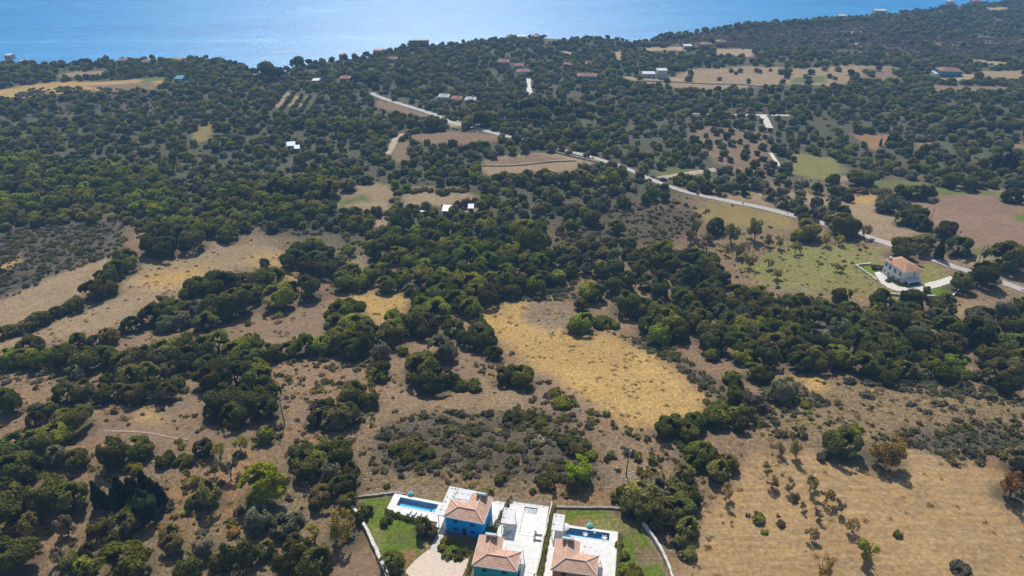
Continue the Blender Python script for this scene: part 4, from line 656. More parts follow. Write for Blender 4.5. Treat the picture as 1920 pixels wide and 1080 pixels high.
# ---------------------------------------------------------------- uncounted plants: one object each, instancing small plants on points
def scatter(name, protos, pts, scl, rot, idx):
    col = bpy.data.collections.new(name + " kinds")
    for i, (me, c) in enumerate(protos): o = bpy.data.objects.new(f"{name}_{i:02d}", me); o.color = (*c, 1); col.objects.link(o)
    me = bpy.data.meshes.new(name); n = len(pts); me.vertices.add(n); me.vertices.foreach_set("co", np.array(pts, np.float32).ravel())
    for nm, ty, arr, fld in (("sc", 'FLOAT_VECTOR', scl, "vector"), ("ro", 'FLOAT_VECTOR', rot, "vector"), ("ix", 'INT', idx, "value")):
        at = me.attributes.new(nm, ty, 'POINT'); at.data.foreach_set(fld, np.array(arr, np.int32 if ty == 'INT' else np.float32).ravel())
    at = me.attributes.new("tint", 'FLOAT_COLOR', 'POINT'); at.data.foreach_set("color", np.array([(*protos[i][1], 1) for i in idx], np.float32).ravel())
    o = link(name, me); tag(o, kind='stuff'); ng = bpy.data.node_groups.new(name, 'GeometryNodeTree'); ng.interface.new_socket("Geometry", in_out='INPUT', socket_type='NodeSocketGeometry'); ng.interface.new_socket("Geometry", in_out='OUTPUT', socket_type='NodeSocketGeometry')
    A = ng.nodes.new; i_ = A("NodeGroupInput"); o_ = A("NodeGroupOutput"); ip = A("GeometryNodeInstanceOnPoints"); ci = A("GeometryNodeCollectionInfo"); ci.inputs["Collection"].default_value = col; ci.inputs["Separate Children"].default_value = True; ci.inputs["Reset Children"].default_value = True
    def na(nm, ty): q = A("GeometryNodeInputNamedAttribute"); q.data_type = ty; q.inputs["Name"].default_value = nm; return q.outputs["Attribute"]
    ln = ng.links.new; ln(i_.outputs[0], ip.inputs["Points"]); ln(ci.outputs[0], ip.inputs["Instance"]); ip.inputs["Pick Instance"].default_value = True; ln(na("ix", 'INT'), ip.inputs["Instance Index"]); ln(na("ro", 'FLOAT_VECTOR'), ip.inputs["Rotation"]); ln(na("sc", 'FLOAT_VECTOR'), ip.inputs["Scale"]); ln(ip.outputs[0], o_.inputs[0])
    md = o.modifiers.new("scatter", 'NODES'); md.node_group = ng; return o
lo_k = [crown_mesh("far_crown", lobes_dome(300 + i, 8, .08, 1.4, .6, (.3, .46)), 1300, .125, 310 + i, M['leaf_far'], .55, gaps=.14) for i in range(4)]
lo_s = [crown_mesh("far_shrub", lobes_dome(330 + i, 7, 0, .8, .75, (.2, .42)), 300, .15, 340 + i, M['leaf_far'], 1.1, gaps=.3) for i in range(3)]
order = 'dbgoyrancs'; protos = [(m, LEAFC[c]) for c in order for m in lo_k]; cx_ = CR['x'][0].copy(); cx_.materials[0] = M['leaf_far']; lo_x = [(cx_, LEAFC['c'])]
protos += lo_x
P_, S_l, R_l, I_l = [], [], [], []
for t in rest:
    if not t['vis'] and not (-300 < project(t['x'], t['y'], t['z'])[0] < 2220): continue
    P_.append((t['x'], t['y'], t['z'] - .05 * t['r'])); r = t['r']; f = .55 if t['k'] == 's' else 1; S_l.append((r * rg.uniform(.85, 1.15), r * rg.uniform(.85, 1.15), r * f * rg.uniform(.85, 1.15))); R_l.append((0, 0, rg.uniform(0, 6.28)))
    I_l.append(len(protos) - 1 if t['k'] == 'x' else order.index(t['t']) * 4 + rg.randint(4))
scatter("distant_woodland", protos, P_, S_l, R_l, I_l)
sp = [(m, tuple(np.array(LEAFC[c]) * .95)) for c in order for m in lo_s]; P_, S_l, R_l, I_l = [], [], [], []
for n_, (dens, poly, kinds) in enumerate(SCRUB):
    wp = wpoly(poly); x0, y0 = wp.min(0); x1, y1 = wp.max(0); rg2 = np.random.RandomState(500 + n_); big = 1.0 + .9 * (y0 > 330) * (dens < 30); N = int((x1 - x0) * (y1 - y0) * dens / 100 / big ** 2); xx = rg2.uniform(x0, x1, N); yy = rg2.uniform(y0, y1, N)
    m = inside(xx, yy, wp) & (rg2.rand(N) < .25 + 1.3 * np.clip(fnoise(xx, yy, 14) - .2, 0, 1)) & (dist_line(xx, yy, road_w) > 4)
    for F, (a, b, c, e) in [(VA, (-18, 12, -14, 13)), (VB, (-3, 14, -5, 25.5)), (VC, (-4, 14, -5, 18))]:
        u, v = w2l(F, xx, yy); m &= ~((u > a) & (u < b) & (v > c) & (v < e))
    xx, yy = xx[m], yy[m]; zz = zb(xx, yy)
    for x, y, z in zip(xx, yy, zz):
        r = big * rg2.choice([.5, .8, 1.15, 1.6], p=[.3, .35, .25, .1]) * rg2.uniform(.8, 1.2)
        P_.append((x, y, z - .05)); S_l.append((r * rg2.uniform(.8, 1.25), r, r * rg2.uniform(.7, 1.1))); R_l.append((0, 0, rg2.uniform(0, 6.28))); I_l.append(order.index(kinds[rg2.randint(len(kinds))]) * 3 + rg2.randint(3))
# scattered undershrubs all through the near country, thin
rg2 = np.random.RandomState(900); N = 5200; xx = rg2.uniform(-260, 260, N); yy = rg2.uniform(105, 420, N); px, py, _ = project(xx, yy, zb(xx, yy)); m = (px > -40) & (px < 1960) & (rg2.rand(N) < .2 + .9 * np.clip(fnoise(xx, yy, 22) - .3, 0, 1))
for b in BARE: m &= ~inside(px, py, b)
for x, y in zip(xx[m], yy[m]):
    r = rg2.choice([.4, .7, 1.1]) * rg2.uniform(.8, 1.2); P_.append((x, y, float(zb(x, y)) - .05)); S_l.append((r, r, r * .9)); R_l.append((0, 0, rg2.uniform(0, 6.28))); I_l.append(order.index('sodgnn'[rg2.randint(6)]) * 3 + rg2.randint(3))
rg2 = np.random.RandomState(901); N = 26000; xx = rg2.uniform(-760, 1000, N); yy = rg2.uniform(300, 1250, N); px, py, _ = project(xx, yy, zb(xx, yy)); m = (px > -40) & (px < 1960) & (py < 420) & inside(xx, yy, coast) & (rg2.rand(N) < .15 + 1.1 * np.clip(fnoise(xx, yy, 45) - .25, 0, 1)) & (dist_line(xx, yy, road_w) > 5)
for b in BARE: m &= ~inside(px, py, b)
m &= ~inside(px, py, FIELDS[1][2])
m &= ~inside(px, py, [(1275, 225), (1490, 225), (1490, 345), (1300, 345)])
for x, y in zip(xx[m], yy[m]):
    r = rg2.choice([1.0, 1.6, 2.4]) * rg2.uniform(.8, 1.2); P_.append((x, y, float(zb(x, y)) - .05)); S_l.append((r, r, r * .8)); R_l.append((0, 0, rg2.uniform(0, 6.28))); I_l.append(order.index('sodgndob'[rg2.randint(8)]) * 3 + rg2.randint(3))
scatter("dry_scrub", sp, P_, S_l, R_l, I_l); print("scrub", len(P_), "rest", len(rest), "things", len(things))
# tufts of dry grass
tu = []
for i in range(3):
    rg2 = np.random.RandomState(60 + i); P = rg2.randn(60, 3) * (.45, .45, .12) + (0, 0, .28); tu.append(quads_mesh("tuft", P, rg2.randn(60, 3) + (0, 0, .4), .17, rg2, M['leaf_far']))
GC = {'w': (.52, .40, .20), 'h': (.40, .28, .13), 'm': (.24, .18, .115), 'k': (.17, .15, .065)}; gl_ = [(m_, GC[c]) for c in GC for m_ in tu]
P_, S_l, R_l, I_l = [], [], [], []; rg2 = np.random.RandomState(61)
for poly, dens, cols in [([(905, 578), (960, 562), (1085, 592), (1150, 625), (1230, 670), (1290, 705), (1325, 745), (1322, 790), (1235, 806), (1140, 775), (1000, 700), (945, 645), (890, 600)], 11, 'whwm'), ([(1400, 770), (1480, 705), (1700, 712), (1960, 742), (1960, 880), (1800, 872), (1690, 835), (1440, 845)], 22, 'whmk'), ([(1270, 1085), (1380, 900), (1420, 855), (1560, 848), (1700, 838), (1960, 850), (1960, 1085)], 3.5, 'wh'), ([(0, 640), (330, 460), (560, 480), (720, 560), (900, 650), (1130, 800), (1150, 930), (690, 930), (690, 1090), (-20, 1090), (-20, 640)], 9, 'whmk'), ([(1150, 780), (1450, 760), (1400, 900), (1300, 1085), (1150, 930)], 12, 'hmk'), ([(1320, 430), (1640, 440), (1650, 560), (1400, 530)], 10, 'whk')]:
    wp = wpoly(poly); x0, y0 = wp.min(0); x1, y1 = wp.max(0); N = int((x1 - x0) * (y1 - y0) * dens / 100); xx = rg2.uniform(x0, x1, N); yy = rg2.uniform(y0, y1, N); m = inside(xx, yy, wp) & (rg2.rand(N) < 2.2 * np.clip(fnoise(xx, yy, 7) - .25, 0, 1)) & (dist_line(xx, yy, road_w) > 4)
    for F, (a, b, c, e) in [(VA, (-20, 12, -16, 13)), (VB, (-3, 14, -5, 25.5)), (VC, (-4, 14, -5, 18))]:
        u, v = w2l(F, xx, yy); m &= ~((u > a) & (u < b) & (v > c) & (v < e))
    for x, y, z in zip(xx[m], yy[m], zb(xx[m], yy[m])): r = rg2.uniform(.35, 1.0); P_.append((x, y, z)); S_l.append((r, r, r * .8)); R_l.append((0, 0, rg2.uniform(0, 6))); I_l.append('whmk'.index(cols[rg2.randint(len(cols))]) * 3 + rg2.randint(3))
scatter("dry_grass", gl_, P_, S_l, R_l, I_l); print("tufts", len(P_))
# loose stones
st = [];
for i in range(4):
    b = bmesh.new(); bmesh.ops.create_icosphere(b, subdivisions=1, radius=1); rg2 = np.random.RandomState(i)
    for v in b.verts: v.co = Vector(v.co) * rg2.uniform(.7, 1.2); v.co.z *= .6
    me_ = bpy.data.meshes.new("stone"); b.to_mesh(me_); b.free(); me_.materials.append(M['rubble']); st.append((me_, (1, 1, 1)))
P_, S_l, R_l, I_l = [], [], [], []
for (line, n, wd) in [([(700, 925), (745, 919), (790, 917)], 70, 1.2), ([(560, 775), (600, 765)], 30, 2), ([(500, 955), (540, 935), (545, 960)], 60, 4), ([(575, 920), (600, 912), (615, 925)], 40, 3), ([(95, 895), (120, 935)], 60, 3), ([(1130, 905), (1190, 925), (1180, 890)], 90, 6), ([(1000, 690), (1060, 760), (1110, 800)], 60, 3), ([(950, 590), (1070, 610)], 120, 9), ([(660, 800), (665, 860), (690, 900)], 50, 2), ([(1420, 745), (1480, 715), (1415, 790)], 60, 2.5), ([(190, 845), (215, 870), (180, 850)], 50, 2), ([(1485, 540), (1512, 542)], 90, 1.6), ([(1000, 825), (1050, 805)], 60, 1.2), ([(1120, 860), (1190, 905)], 60, 3)]:
    p = densify(wpoly(line), .5); rg2 = np.random.RandomState(n)
    for _ in range(n): x, y = p[rg2.randint(len(p))] + rg2.randn(2) * wd * .6; r = rg2.uniform(.12, .34); P_.append((x, y, float(zb(x, y)) + .02)); S_l.append((r, r * rg2.uniform(.6, 1.2), r)); R_l.append((0, 0, rg2.uniform(0, 6))); I_l.append(rg2.randint(4))
scatter("loose_stones", st, P_, S_l, R_l, I_l)
# ---------------------------------------------------------------- the three villas and their plots
def frame_empty(name, F, x, y, z, label, cat, group=None, rz=0): 
    p = l2w(F, x, y, z); return empty(name, p, F[1] + rz, label, cat, group)
def slab(name, F, rects, mat, z0=-.3, z1=.12):
    m = MB()
    for (a, b, c, e) in rects: m.box(a, b, c, e, z0, z1)
    o = m.build(name, mat); o.location = F[0]; o.rotation_euler = (0, 0, F[1]); tag(o, kind='structure'); return o
def window(par, x0, x1, z0, z1, y, axis='y', out=-1, mat=None):
    """a window part in the wall plane axis=y: frame stands proud, pane sub-part and shutters beside it"""
    f = MB(); t = .06
    def bx(m, a, b, c, e, d0, d1):
        lo, hi = sorted((y + out * d0, y + out * d1))
        m.box(a, b, lo, hi, c, e) if axis == 'y' else m.box(lo, hi, a, b, c, e)
    bx(f, x0 - .08, x0 + .02, z0 - .08, z1 + .08, -.02, t); bx(f, x1 - .02, x1 + .08, z0 - .08, z1 + .08, -.02, t); bx(f, x0 + .02, x1 - .02, z1 - .02, z1 + .08, -.02, t - .004); bx(f, x0 + .02, x1 - .02, z0 - .08, z0 + .02, -.02, t - .004); bx(f, (x0 + x1) / 2 - .03, (x0 + x1) / 2 + .03, z0 + .02, z1 - .02, -.02, t - .01)
    w_ = f.build("window", M['white'] if mat is None else mat, par); p = MB(); bx(p, x0 + .02, x1 - .02, z0 + .02, z1 - .02, -.03, .02); p.build("pane", M['glass'], w_); return w_
def villa(F, W, D1, w_, D, wallmat, label, mirror=False):
    e = empty("villa", F[0] + Vector((F[0].x * -.005, .74, 0)), F[1], label, "villa"); H = 5.2; mx = (lambda x: W - x) if mirror else (lambda x: x)
    L_ = [(0, 0), (W, 0), (W, D1), (w_, D1), (w_, D), (0, D)]; L_ = [(mx(x), y) for x, y in L_]
    if mirror: L_ = L_[::-1]
    m = MB(); m.prism(L_, -.3, H); m.build("wall", wallmat, e)
    o = .35; h = .34 * (D1 / 2 + o); z0 = H + .16; zt = z0 + h; d = D1 / 2
    V = [(-o, -o, z0), (W + o, -o, z0), (W + o, D1 + o, z0), (w_ + o, D1 + o, z0), (w_ + o, D + .1, z0), (-o, D + .1, z0), (w_ / 2, d, zt), (W - d, d, zt), (w_ / 2, D + .1, zt)]
    V = [(mx(x), y, z) for x, y, z in V]; Fc = [(0, 1, 7, 6), (1, 2, 7), (2, 3, 6, 7), (3, 4, 8, 6), (5, 0, 6, 8), (4, 5, 8), (0, 5, 4, 3, 2, 1)]
    if mirror: Fc = [q[::-1] for q in Fc]
    m = MB(); m.add(V, Fc); roof = m.build("roof", M['tiles'], e)
    rc = MB()
    for a, b in ((6, 7), (6, 8), (0, 6), (1, 7), (2, 7)): rc.tube([Vector(V[a]) + Vector((0, 0, .05)), Vector(V[b]) + Vector((0, 0, .05))], .16, 6)
    rc.build("ridge_cap", M['tiles_far'] if False else M['salmon_cap'], roof)
    cn = MB(); ring = [(-o - .06, -o - .06), (W + o + .06, -o - .06), (W + o + .06, D1 + o + .06), (w_ + o + .06, D1 + o + .06), (w_ + o + .06, D + .16), (-o - .06, D + .16)]; ring = [(mx(x), y) for x, y in ring]
    if mirror: ring = ring[::-1]
    cn.prism(ring, H - .12, H + .155); cn.build("cornice", M['white'], e)
    # walls facing the camera and the sides: windows, door
    for z in (.9, 3.4):
        for x in (1.9, W - 3.0): window(e, x, x + .95, z, z + .95, 0, 'y', -1, wallmat)
    window(e, 1.2, 2.1, 3.5, 4.5, mx(W), 'x', 1 if not mirror else -1, wallmat); window(e, 1.2, 2.1, 1.0, 2.2, mx(W), 'x', 1 if not mirror else -1, wallmat)
    dd = MB(); dd.box(W / 2 - .5, W / 2 + .5, -.05, .02, 0, 2.1); door = dd.build("door", M['dark'], e); k_ = MB(); k_.box(W / 2 + .32, W / 2 + .4, -.1, -.05, 1, 1.12); k_.build("handle", M['grey'], door)
    # solar water heater on the rear wing's ridge, facing the sea
    hx = mx(w_ / 2); sh = MB()
    for sx in (-1.0, 1.0): sh.tube([(hx + sx, D - .9, zt - .5), (hx + sx, D - .9, zt + .75)], .05, 5); sh.tube([(hx + sx, D + .05, zt - .5), (hx + sx, D - .9, zt + .75)], .05, 5)
    hs = sh.build("solar_heater", M['grey'], e)
    ta = MB(); ta.tube([(hx - 1.25, D - 1.0, zt + .9), (hx - 1.15, D - 1.0, zt + .9), (hx + 1.15, D - 1.0, zt + .9), (hx + 1.25, D - 1.0, zt + .9)], [.2, .3, .3, .2], 12); ta.build("tank", M['white'], hs)
    pa = MB(); pa.add([(hx - 1.3, D - .75, zt + .62), (hx + 1.3, D - .75, zt + .62), (hx + 1.3, D + .35, zt - .05), (hx - 1.3, D + .35, zt - .05), (hx - 1.3, D - .75, zt + .70), (hx + 1.3, D - .75, zt + .70), (hx + 1.3, D + .35, zt + .03), (hx - 1.3, D + .35, zt + .03)], [(0, 3, 2, 1), (4, 5, 6, 7), (0, 1, 5, 4), (1, 2, 6, 5), (2, 3, 7, 6), (3, 0, 4, 7)]); pa.build("panel", M['panel'], hs)
    return e
M['wire'] = plain('wire', (.16, .16, .17), .5, .4, .05, 1); M['salmon_cap'] = plain("ridge tiles", (.74, .52, .42), .8, .2, .15, 2); M['panel'] = plain("blue green panel", (.10, .34, .36), .3, .5, .1, 1)
villa(VA, 9.0, 4.7, 4.7, 7.7, M['blue'], "bright blue two-storey villa with hipped terracotta roof beside the narrow pool", True)
villa(VB, 9.3, 4.6, 4.9, 7.9, M['teal'], "teal green villa with L-shaped terracotta roof next to the gravel yard")
villa(VC, 9.2, 4.6, 4.9, 7.9, M['salmon'], "salmon walled villa with L-shaped terracotta roof below the pool with white floats")
# paved decks round the pools, terraces
def deck(F, outer, hole):
    a, b, c, e = outer; p, q, r, s = hole; return [(a, p, c, e), (q, b, c, e), (p, q, c, r), (p, q, s, e)]
slab("terrace", VA, [(-16.4, -14.5, 3.6, 8.9), (-14.5, -4.6, 2.7, 5.3), (-14.5, -4.6, 7.9, 8.8), (-4.6, -3.0, 2.7, 8.8)], M['paving'])
slab("terrace", VA, [(-2.996, .0, 1.2, 12.4), (.0, 9.0, 7.75, 12.4), (9.0, 11.6, 4.6, 12.6)], M['paving'], -.3, .13)
slab("terrace", VB, deck(VB, (3.9, 13.4, 8.6, 24.6), (7.5, 10.8, 15.1, 23.4)) + [(5.4, 13.0, 4.7, 8.596), (9.6, 12.6, -4, 4.696), (2.4, 3.896, 8.6, 17)], M['paving'])
slab("terrace", VC, deck(VC, (-.2, 13.3, 8.1, 17.7), (1.3, 11.4, 14.7, 16.9)) + [(5.4, 13.3, 4.7, 8.096), (9.5, 13.2, -4, 4.696), (-2.3, -.204, -4, 18.4)], M['paving'])
for F, (a, b, c, e), wm, lb in [(VA, POOLS[0][1], 'water', "long narrow blue pool beside the lawn and the blue villa"), (VB, POOLS[1][1], 'water_glare', "pale glaring pool on the white terrace behind the teal villa"), (VC, POOLS[2][1], 'water', "blue pool with white floats behind the salmon villa")]:
    p = empty("swimming_pool", F[0], F[1], lb, "pool"); m = MB(); zf = -1.0; m.box(a - .05, b + .05, c - .05, c + .0, zf, .1); m.box(a - .05, b + .05, e, e + .05, zf, .1); m.box(a - .05, a, c, e, zf, .1); m.box(b, b + .05, c, e, zf, .1); m.box(a - .05, b + .05, c - .05, e + .05, zf - .1, zf); m.build("basin", M['pool_tile'] if wm == 'water' else M['white_pool'] if 'white_pool' in M else M['paving'], p)
    m = MB(); m.add([(a, c, -.06), (b, c, -.06), (b, e, -.06), (a, e, -.06)], [(0, 1, 2, 3)]); m.build("water", M[wm], p)
    m = MB(); t = .3; m.box(a - t, b + t, c - t, c - .05, .12, .16); m.box(a - t, b + t, e + .05, e + t, .12, .16); m.box(a - t, a - .05, c - .05, e + .05, .12, .16); m.box(b + .05, b + t, c - .05, e + .05, .12, .16); m.build("coping", M['white'], p)
    if F is VA:
        m = MB()
        for i in range(4): m.box(b - .4 * (i + 1), b, c, c + 1.6, zf, -.25 - .28 * i - .003 * i)
        m.build("steps", M['white'], p)
    if F is VB:
        m = MB()
        for i in range(4): m.box(a, b, c, c + .45 * (4 - i), zf, -1.0 + .25 * i)
        m.build("steps", M['white'], p)
gy = wpoly([(738, 1100), (755, 1076), (777, 1052), (803, 1031), (822, 1036), (845, 1050), (862, 1056), (880, 1044), (868, 1100)]); m = MB(); m.prism([tuple(p) for p in gy][::-1], -.2, .05); tag(m.build("gravel_yard", M['gravel']), kind='structure')
ribbon("garden_path", wpoly([(812, 1034), (822, 1012), (830, 992), (838, 972)]), 1.7, M['path'], .09, .1)
def pergola(F, x0, x1, y0, y1, h, label, nx=3):
    e = frame_empty("pergola", F, x0, y0, .12, label, "pergola"); w_, d = x1 - x0, y1 - y0
    for a in (.08, w_ - .08):
        for b in (.08, d - .08): m = MB(); m.box(a - .07, a + .07, b - .07, b + .07, 0, h); m.build("post", M['white'], e)
    m = MB(); m.box(0, w_, 0, .14, h, h + .16); m.box(0, w_, d - .14, d, h, h + .16); m.box(0, .14, .14, d - .14, h, h + .16); m.box(w_ - .14, w_, .14, d - .14, h, h + .16); m.build("beam", M['white'], e)
    m = MB(); n = int(d / .26)
    for i in range(n): y = d * (i + .5) / n; m.box(-.15, w_ + .15, y - .105, y + .105, h + .17, h + .21)
    m.build("slat_roof", M['slats'], e); return e
pergola(VB, 3.3, 5.9, 15.1, 19.9, 2.55, "white slatted pergola with shaded table on the terrace behind the teal villa")
pergola(VC, -1.9, .5, 13.2, 18.2, 2.55, "white slatted pergola at the end of the pool with white floats")
pergola(VB, 5.55, 9.6, 5.15, 9.3, 2.9, "flat pale pergola tucked in the corner of the teal villa's L")
pergola(VC, 5.65, 9.6, 5.15, 9.6, 2.9, "flat pale pergola tucked in the corner of the salmon villa's L")
pergola(VA, -2.6, -.6, 2.2, 11.6, 2.9, "long white slatted pergola along the pool end of the blue villa")
pergola(VA, -.4, 4.0, 8.2, 11.6, 2.9, "wide white slatted pergola behind the blue villa, towards the dry scrub")
def lounger(F, x, y, rz, label, dark=False, z=.12):
    e = frame_empty("sun_lounger", F, x, y, z, label, "sun lounger", "sun loungers by the pools", rz); m = MB(); m.box(-.33, .33, -.95, .95, .26, .32)
    m.build("frame", M['dark'] if dark else M['white'], e)
    for a in (-.28, .28):
        for b in (-.85, .85): m = MB(); m.box(a - .03, a + .03, b - .03, b + .03, 0, .26); m.build("leg", M['grey'], e)
    m = MB(); m.box(-.31, .31, -.93, .35, .325, .42); m.build("mattress", M['canvas'], e); m = MB(); m.add([(-.31, .37, .33), (.31, .37, .33), (.31, .93, .75), (-.31, .93, .75), (-.31, .37, .42), (.31, .37, .42), (.31, .90, .84), (-.31, .90, .84)], [(0, 3, 2, 1), (4, 5, 6, 7), (0, 1, 5, 4), (1, 2, 6, 5), (2, 3, 7, 6), (3, 0, 4, 7)]); m.build("backrest", M['grey'], e)
for i, nm in enumerate(("nearest to the pool's far corner", "second along from the pool's far corner", "third along from the pool's far corner", "next to the path olive")): lounger(VA, -10.6 + i * 1.35, 3.5 - .02 * i, R(170), "white lounger on the pool deck by the lawn, " + nm)
lounger(VB, 12.0, 15.7, R(90), "white lounger on the bright terrace, the one farther from the teal villa"); lounger(VB, 12.0, 14.1, R(90), "white lounger on the bright terrace, the one closer to the teal villa")
def parasol(F, x, y, label, mat, r=1.35, h=2.4, z=.12, tilt=0):
    e = frame_empty("parasol", F, x, y, z, label, "parasol"); m = MB(); m.lathe([(.3, 0), (.3, .07), (.05, .1)], 12); m.build("base", M['grey'], e); m = MB(); m.lathe([(.03, .08), (.03, h + .1)], 8); m.build("pole", M['white'], e)
    m = MB(); V = [(0, 0, h)]; n = 8; F_ = []
    for i in range(n): a = 2 * math.pi * i / n; V.append((r * .55 * math.cos(a), r * .55 * math.sin(a), h - .14))
    for i in range(n): a = 2 * math.pi * i / n; V.append((r * math.cos(a), r * math.sin(a), h - .40))
    k = len(V); V += [(x_, y_, z_ - .03) for x_, y_, z_ in V]
    for i in range(n):
        j = (i + 1) % n; F_ += [(0, 1 + i, 1 + j), (1 + i, 9 + i, 9 + j, 1 + j), (k, k + 1 + j, k + 1 + i), (k + 1 + i, k + 1 + j, k + 9 + j, k + 9 + i), (9 + i, k + 9 + i, k + 9 + j, 9 + j)]
    m.add(V, F_); m.build("canopy", mat, e); m = MB(); m.lathe([(.06, h), (.08, h + .08), (.01, h + .2)], 8); m.build("finial", M['white'], e)
parasol(VA, -12.4, 9.5, "turquoise parasol behind the far edge of the blue villa's pool", M['turq'], .8, .8, 0)
parasol(VC, 6.6, 18.3, "turquoise parasol behind the pool with white floats", M['turq'], .85, .85, 0)
parasol(VC, .95, 15.6, "white parasol at the pergola end of the pool with white floats", M['canvas'], 1.15, 2.1)
def swan(F, x, y, rz, label, s=1.0):
    e = frame_empty("pool_float", F, x, y, -.05, label, "pool float", "white floats in the salmon villa's pool", rz); m = MB(); m.lathe([(.3 * s, 0), (.52 * s, .08 * s), (.5 * s, .26 * s), (.25 * s, .3 * s), (.02, .26 * s)], 14); m.build("cushion", M['canvas'], e, smooth=True)
    for i in range(6):
        a = i * 1.047; c, d = math.cos(a), math.sin(a); m = MB(); m.tube([(.35 * s * c, .35 * s * d, .15 * s), (.75 * s * c, .75 * s * d, .22 * s), (1.0 * s * c, 1.0 * s * d, .5 * s)], [.2 * s, .22 * s, .05 * s], 7); m.build("petal", M['canvas'], e, smooth=True)
swan(VC, 5.8, 15.6, .5, "white inflatable float in the middle of the salmon villa's pool", .75); swan(VC, 10.3, 15.4, 2.2, "large white inflatable float in the corner of the pool away from the pergola", .85); swan(VC, 7.9, 16.6, 1.2, "tiny white float by the turquoise parasol", .3)
# table with chairs under the pergola
e = frame_empty("garden_table", VB, 4.6, 15.2, .12, "small white table in the pergola's shade behind the teal villa", "table"); m = MB(); m.lathe([(.62, .7), (.62, .75)], 16); m.build("table_top", M['white'], e); m = MB(); m.lathe([(.28, 0), (.05, .06), (.05, .7)], 10); m.build("leg", M['grey'], e)
for i, (a, nm) in enumerate(((.4, "on the pool side of the small table"), (2.4, "on the villa side of the small table"), (4.3, "on the hedge side of the small table"))):
    c = frame_empty("garden_chair", VB, 4.6 + 1.0 * math.cos(a), 15.2 + 1.0 * math.sin(a), .12, "white garden chair " + nm, "chair", "chairs round the garden table", a + R(90)); m = MB(); m.box(-.23, .23, -.23, .23, .42, .47); m.build("seat", M['white'], c); m = MB(); m.box(-.23, .23, -.27, -.232, .47, .9); m.build("backrest", M['white'], c)
    for sx in (-.2, .2):
        for sy in (-.2, .2): m = MB(); m.box(sx - .025, sx + .025, sy - .025, sy + .025, 0, .42); m.build("leg", M['white'], c)
# glass-topped fences, plot walls, hedges
def fence(F, pts, label, h=1.1):
    e = empty("garden_fence", F[0], F[1], label, "fence"); p = densify(pts, 1.6); m = MB()
    for i in range(len(p)): x, y = p[i]; q = MB(); q.box(x - .04, x + .04, y - .04, y + .04, 0, h); q.build("post", M['grey'], e)
    for z in (h * .5, h): m.tube([(x, y, z) for x, y in p], .03, 5)
    m.build("rail", M['grey'], e); return e
fence(VA, [(-3.1, 12.6), (4.5, 12.6), (11.8, 12.8)], "grey post and rail fence behind the blue villa's paved terrace"); fence(VB, [(3.9, 24.8), (13.6, 24.8)], "grey fence at the far end of the bright terrace"); fence(VC, [(13.4, 17.8), (13.4, 12), (13.35, 4)], "grey fence along the garden side of the salmon villa's deck")
def plot_wall(F, pts, h, th, mat, label):
    P = [l2w(F, *p) for p in pts]; return wall_strip("garden_wall", [(p.x, p.y) for p in P], h, th, mat, label, "wall", seed=int(h * 100), z=0)
plot_wall(VB, [(14.0, 25.2), (13.7, 18), (13.4, 10), (13.2, 3), (13.1, -4)], 1.2, .35, M['pale_stone'], "straight stone wall between the bright terrace and the salmon villa's plot")
def hedge(F, pts, wd, h, label, seed, col='d'):
    p = densify(pts, .7); rg_ = np.random.RandomState(seed); L_ = [(x + rg_.randn() * .1, y + rg_.randn() * .1, h * .5, wd * rg_.uniform(.4, .6), wd * rg_.uniform(.4, .6), h * rg_.uniform(.45, .6)) for x, y in p]
    me_ = crown_mesh("hedge", L_, int(170 * len(p)), .09, seed, rnd=.8); o = link("hedge", me_); o.location = F[0]; o.rotation_euler = (0, 0, F[1]); o.color = (*LEAFC[col], 1); tag(o, label, "hedge"); return o
hedge(VB, [(-2.3, -3), (-2.0, 2), (-1.6, 7), (-1.2, 11), (.3, 13.4)], 1.0, 1.5, "clipped green hedge between the gravel yard and the teal villa", 700, 'o'); hedge(VB, [(1.0, 13.6), (1.9, 17), (2.7, 20.5), (3.6, 25)], .8, 1.4, "narrow hedge between the blue villa and the bright terrace", 701, 'o')
hedge(VB, [(14.6, 25), (14.35, 18), (14.1, 10), (14.0, 2), (13.8, -3)], 1.0, 1.1, "long low hedge beside the stone wall of the salmon villa's plot", 702, 'o'); hedge(VC, [(13.9, 16.5), (14.0, 10), (13.8, 3)], .9, .8, "low planted strip along the outer side of the salmon villa's deck", 703, 'b')
hedge(VA, [(-16.3, 3.0), (-13.5, 2.3), (-10, 1.8), (-6.5, 1.5)], .9, .8, "row of low green planting along the lawn side of the blue villa's pool deck", 704, 'd')
hedge(VA, [(.3, -2.2), (2.5, -2.6), (5, -3.2), (7.0, -4.2)], 1.4, 1.0, "bushy flower bed in front of the blue villa", 705, 'b')
for n_, (F, x, y, h, lb) in enumerate([(VC, 13.5, 18.0, 1.7, "dark thin lamp post at the outer corner of the salmon villa's deck"), (VB, 13.5, 24.9, 2.2, "dark thin lamp post at the far corner of the bright terrace"), (VA, -2.4, .6, 2.2, "dark thin lamp post where the path meets the blue villa")]):
    e = frame_empty("lamp_post", F, x, y, .1, lb, "lamp post"); m = MB(); m.lathe([(.1, 0), (.05, .1), (.045, h)], 8); m.build("post", M['dark'], e); m = MB(); m.lathe([(.1, h), (.13, h + .06), (.04, h + .2)], 10); m.build("lamp_head", M['dark'], e)

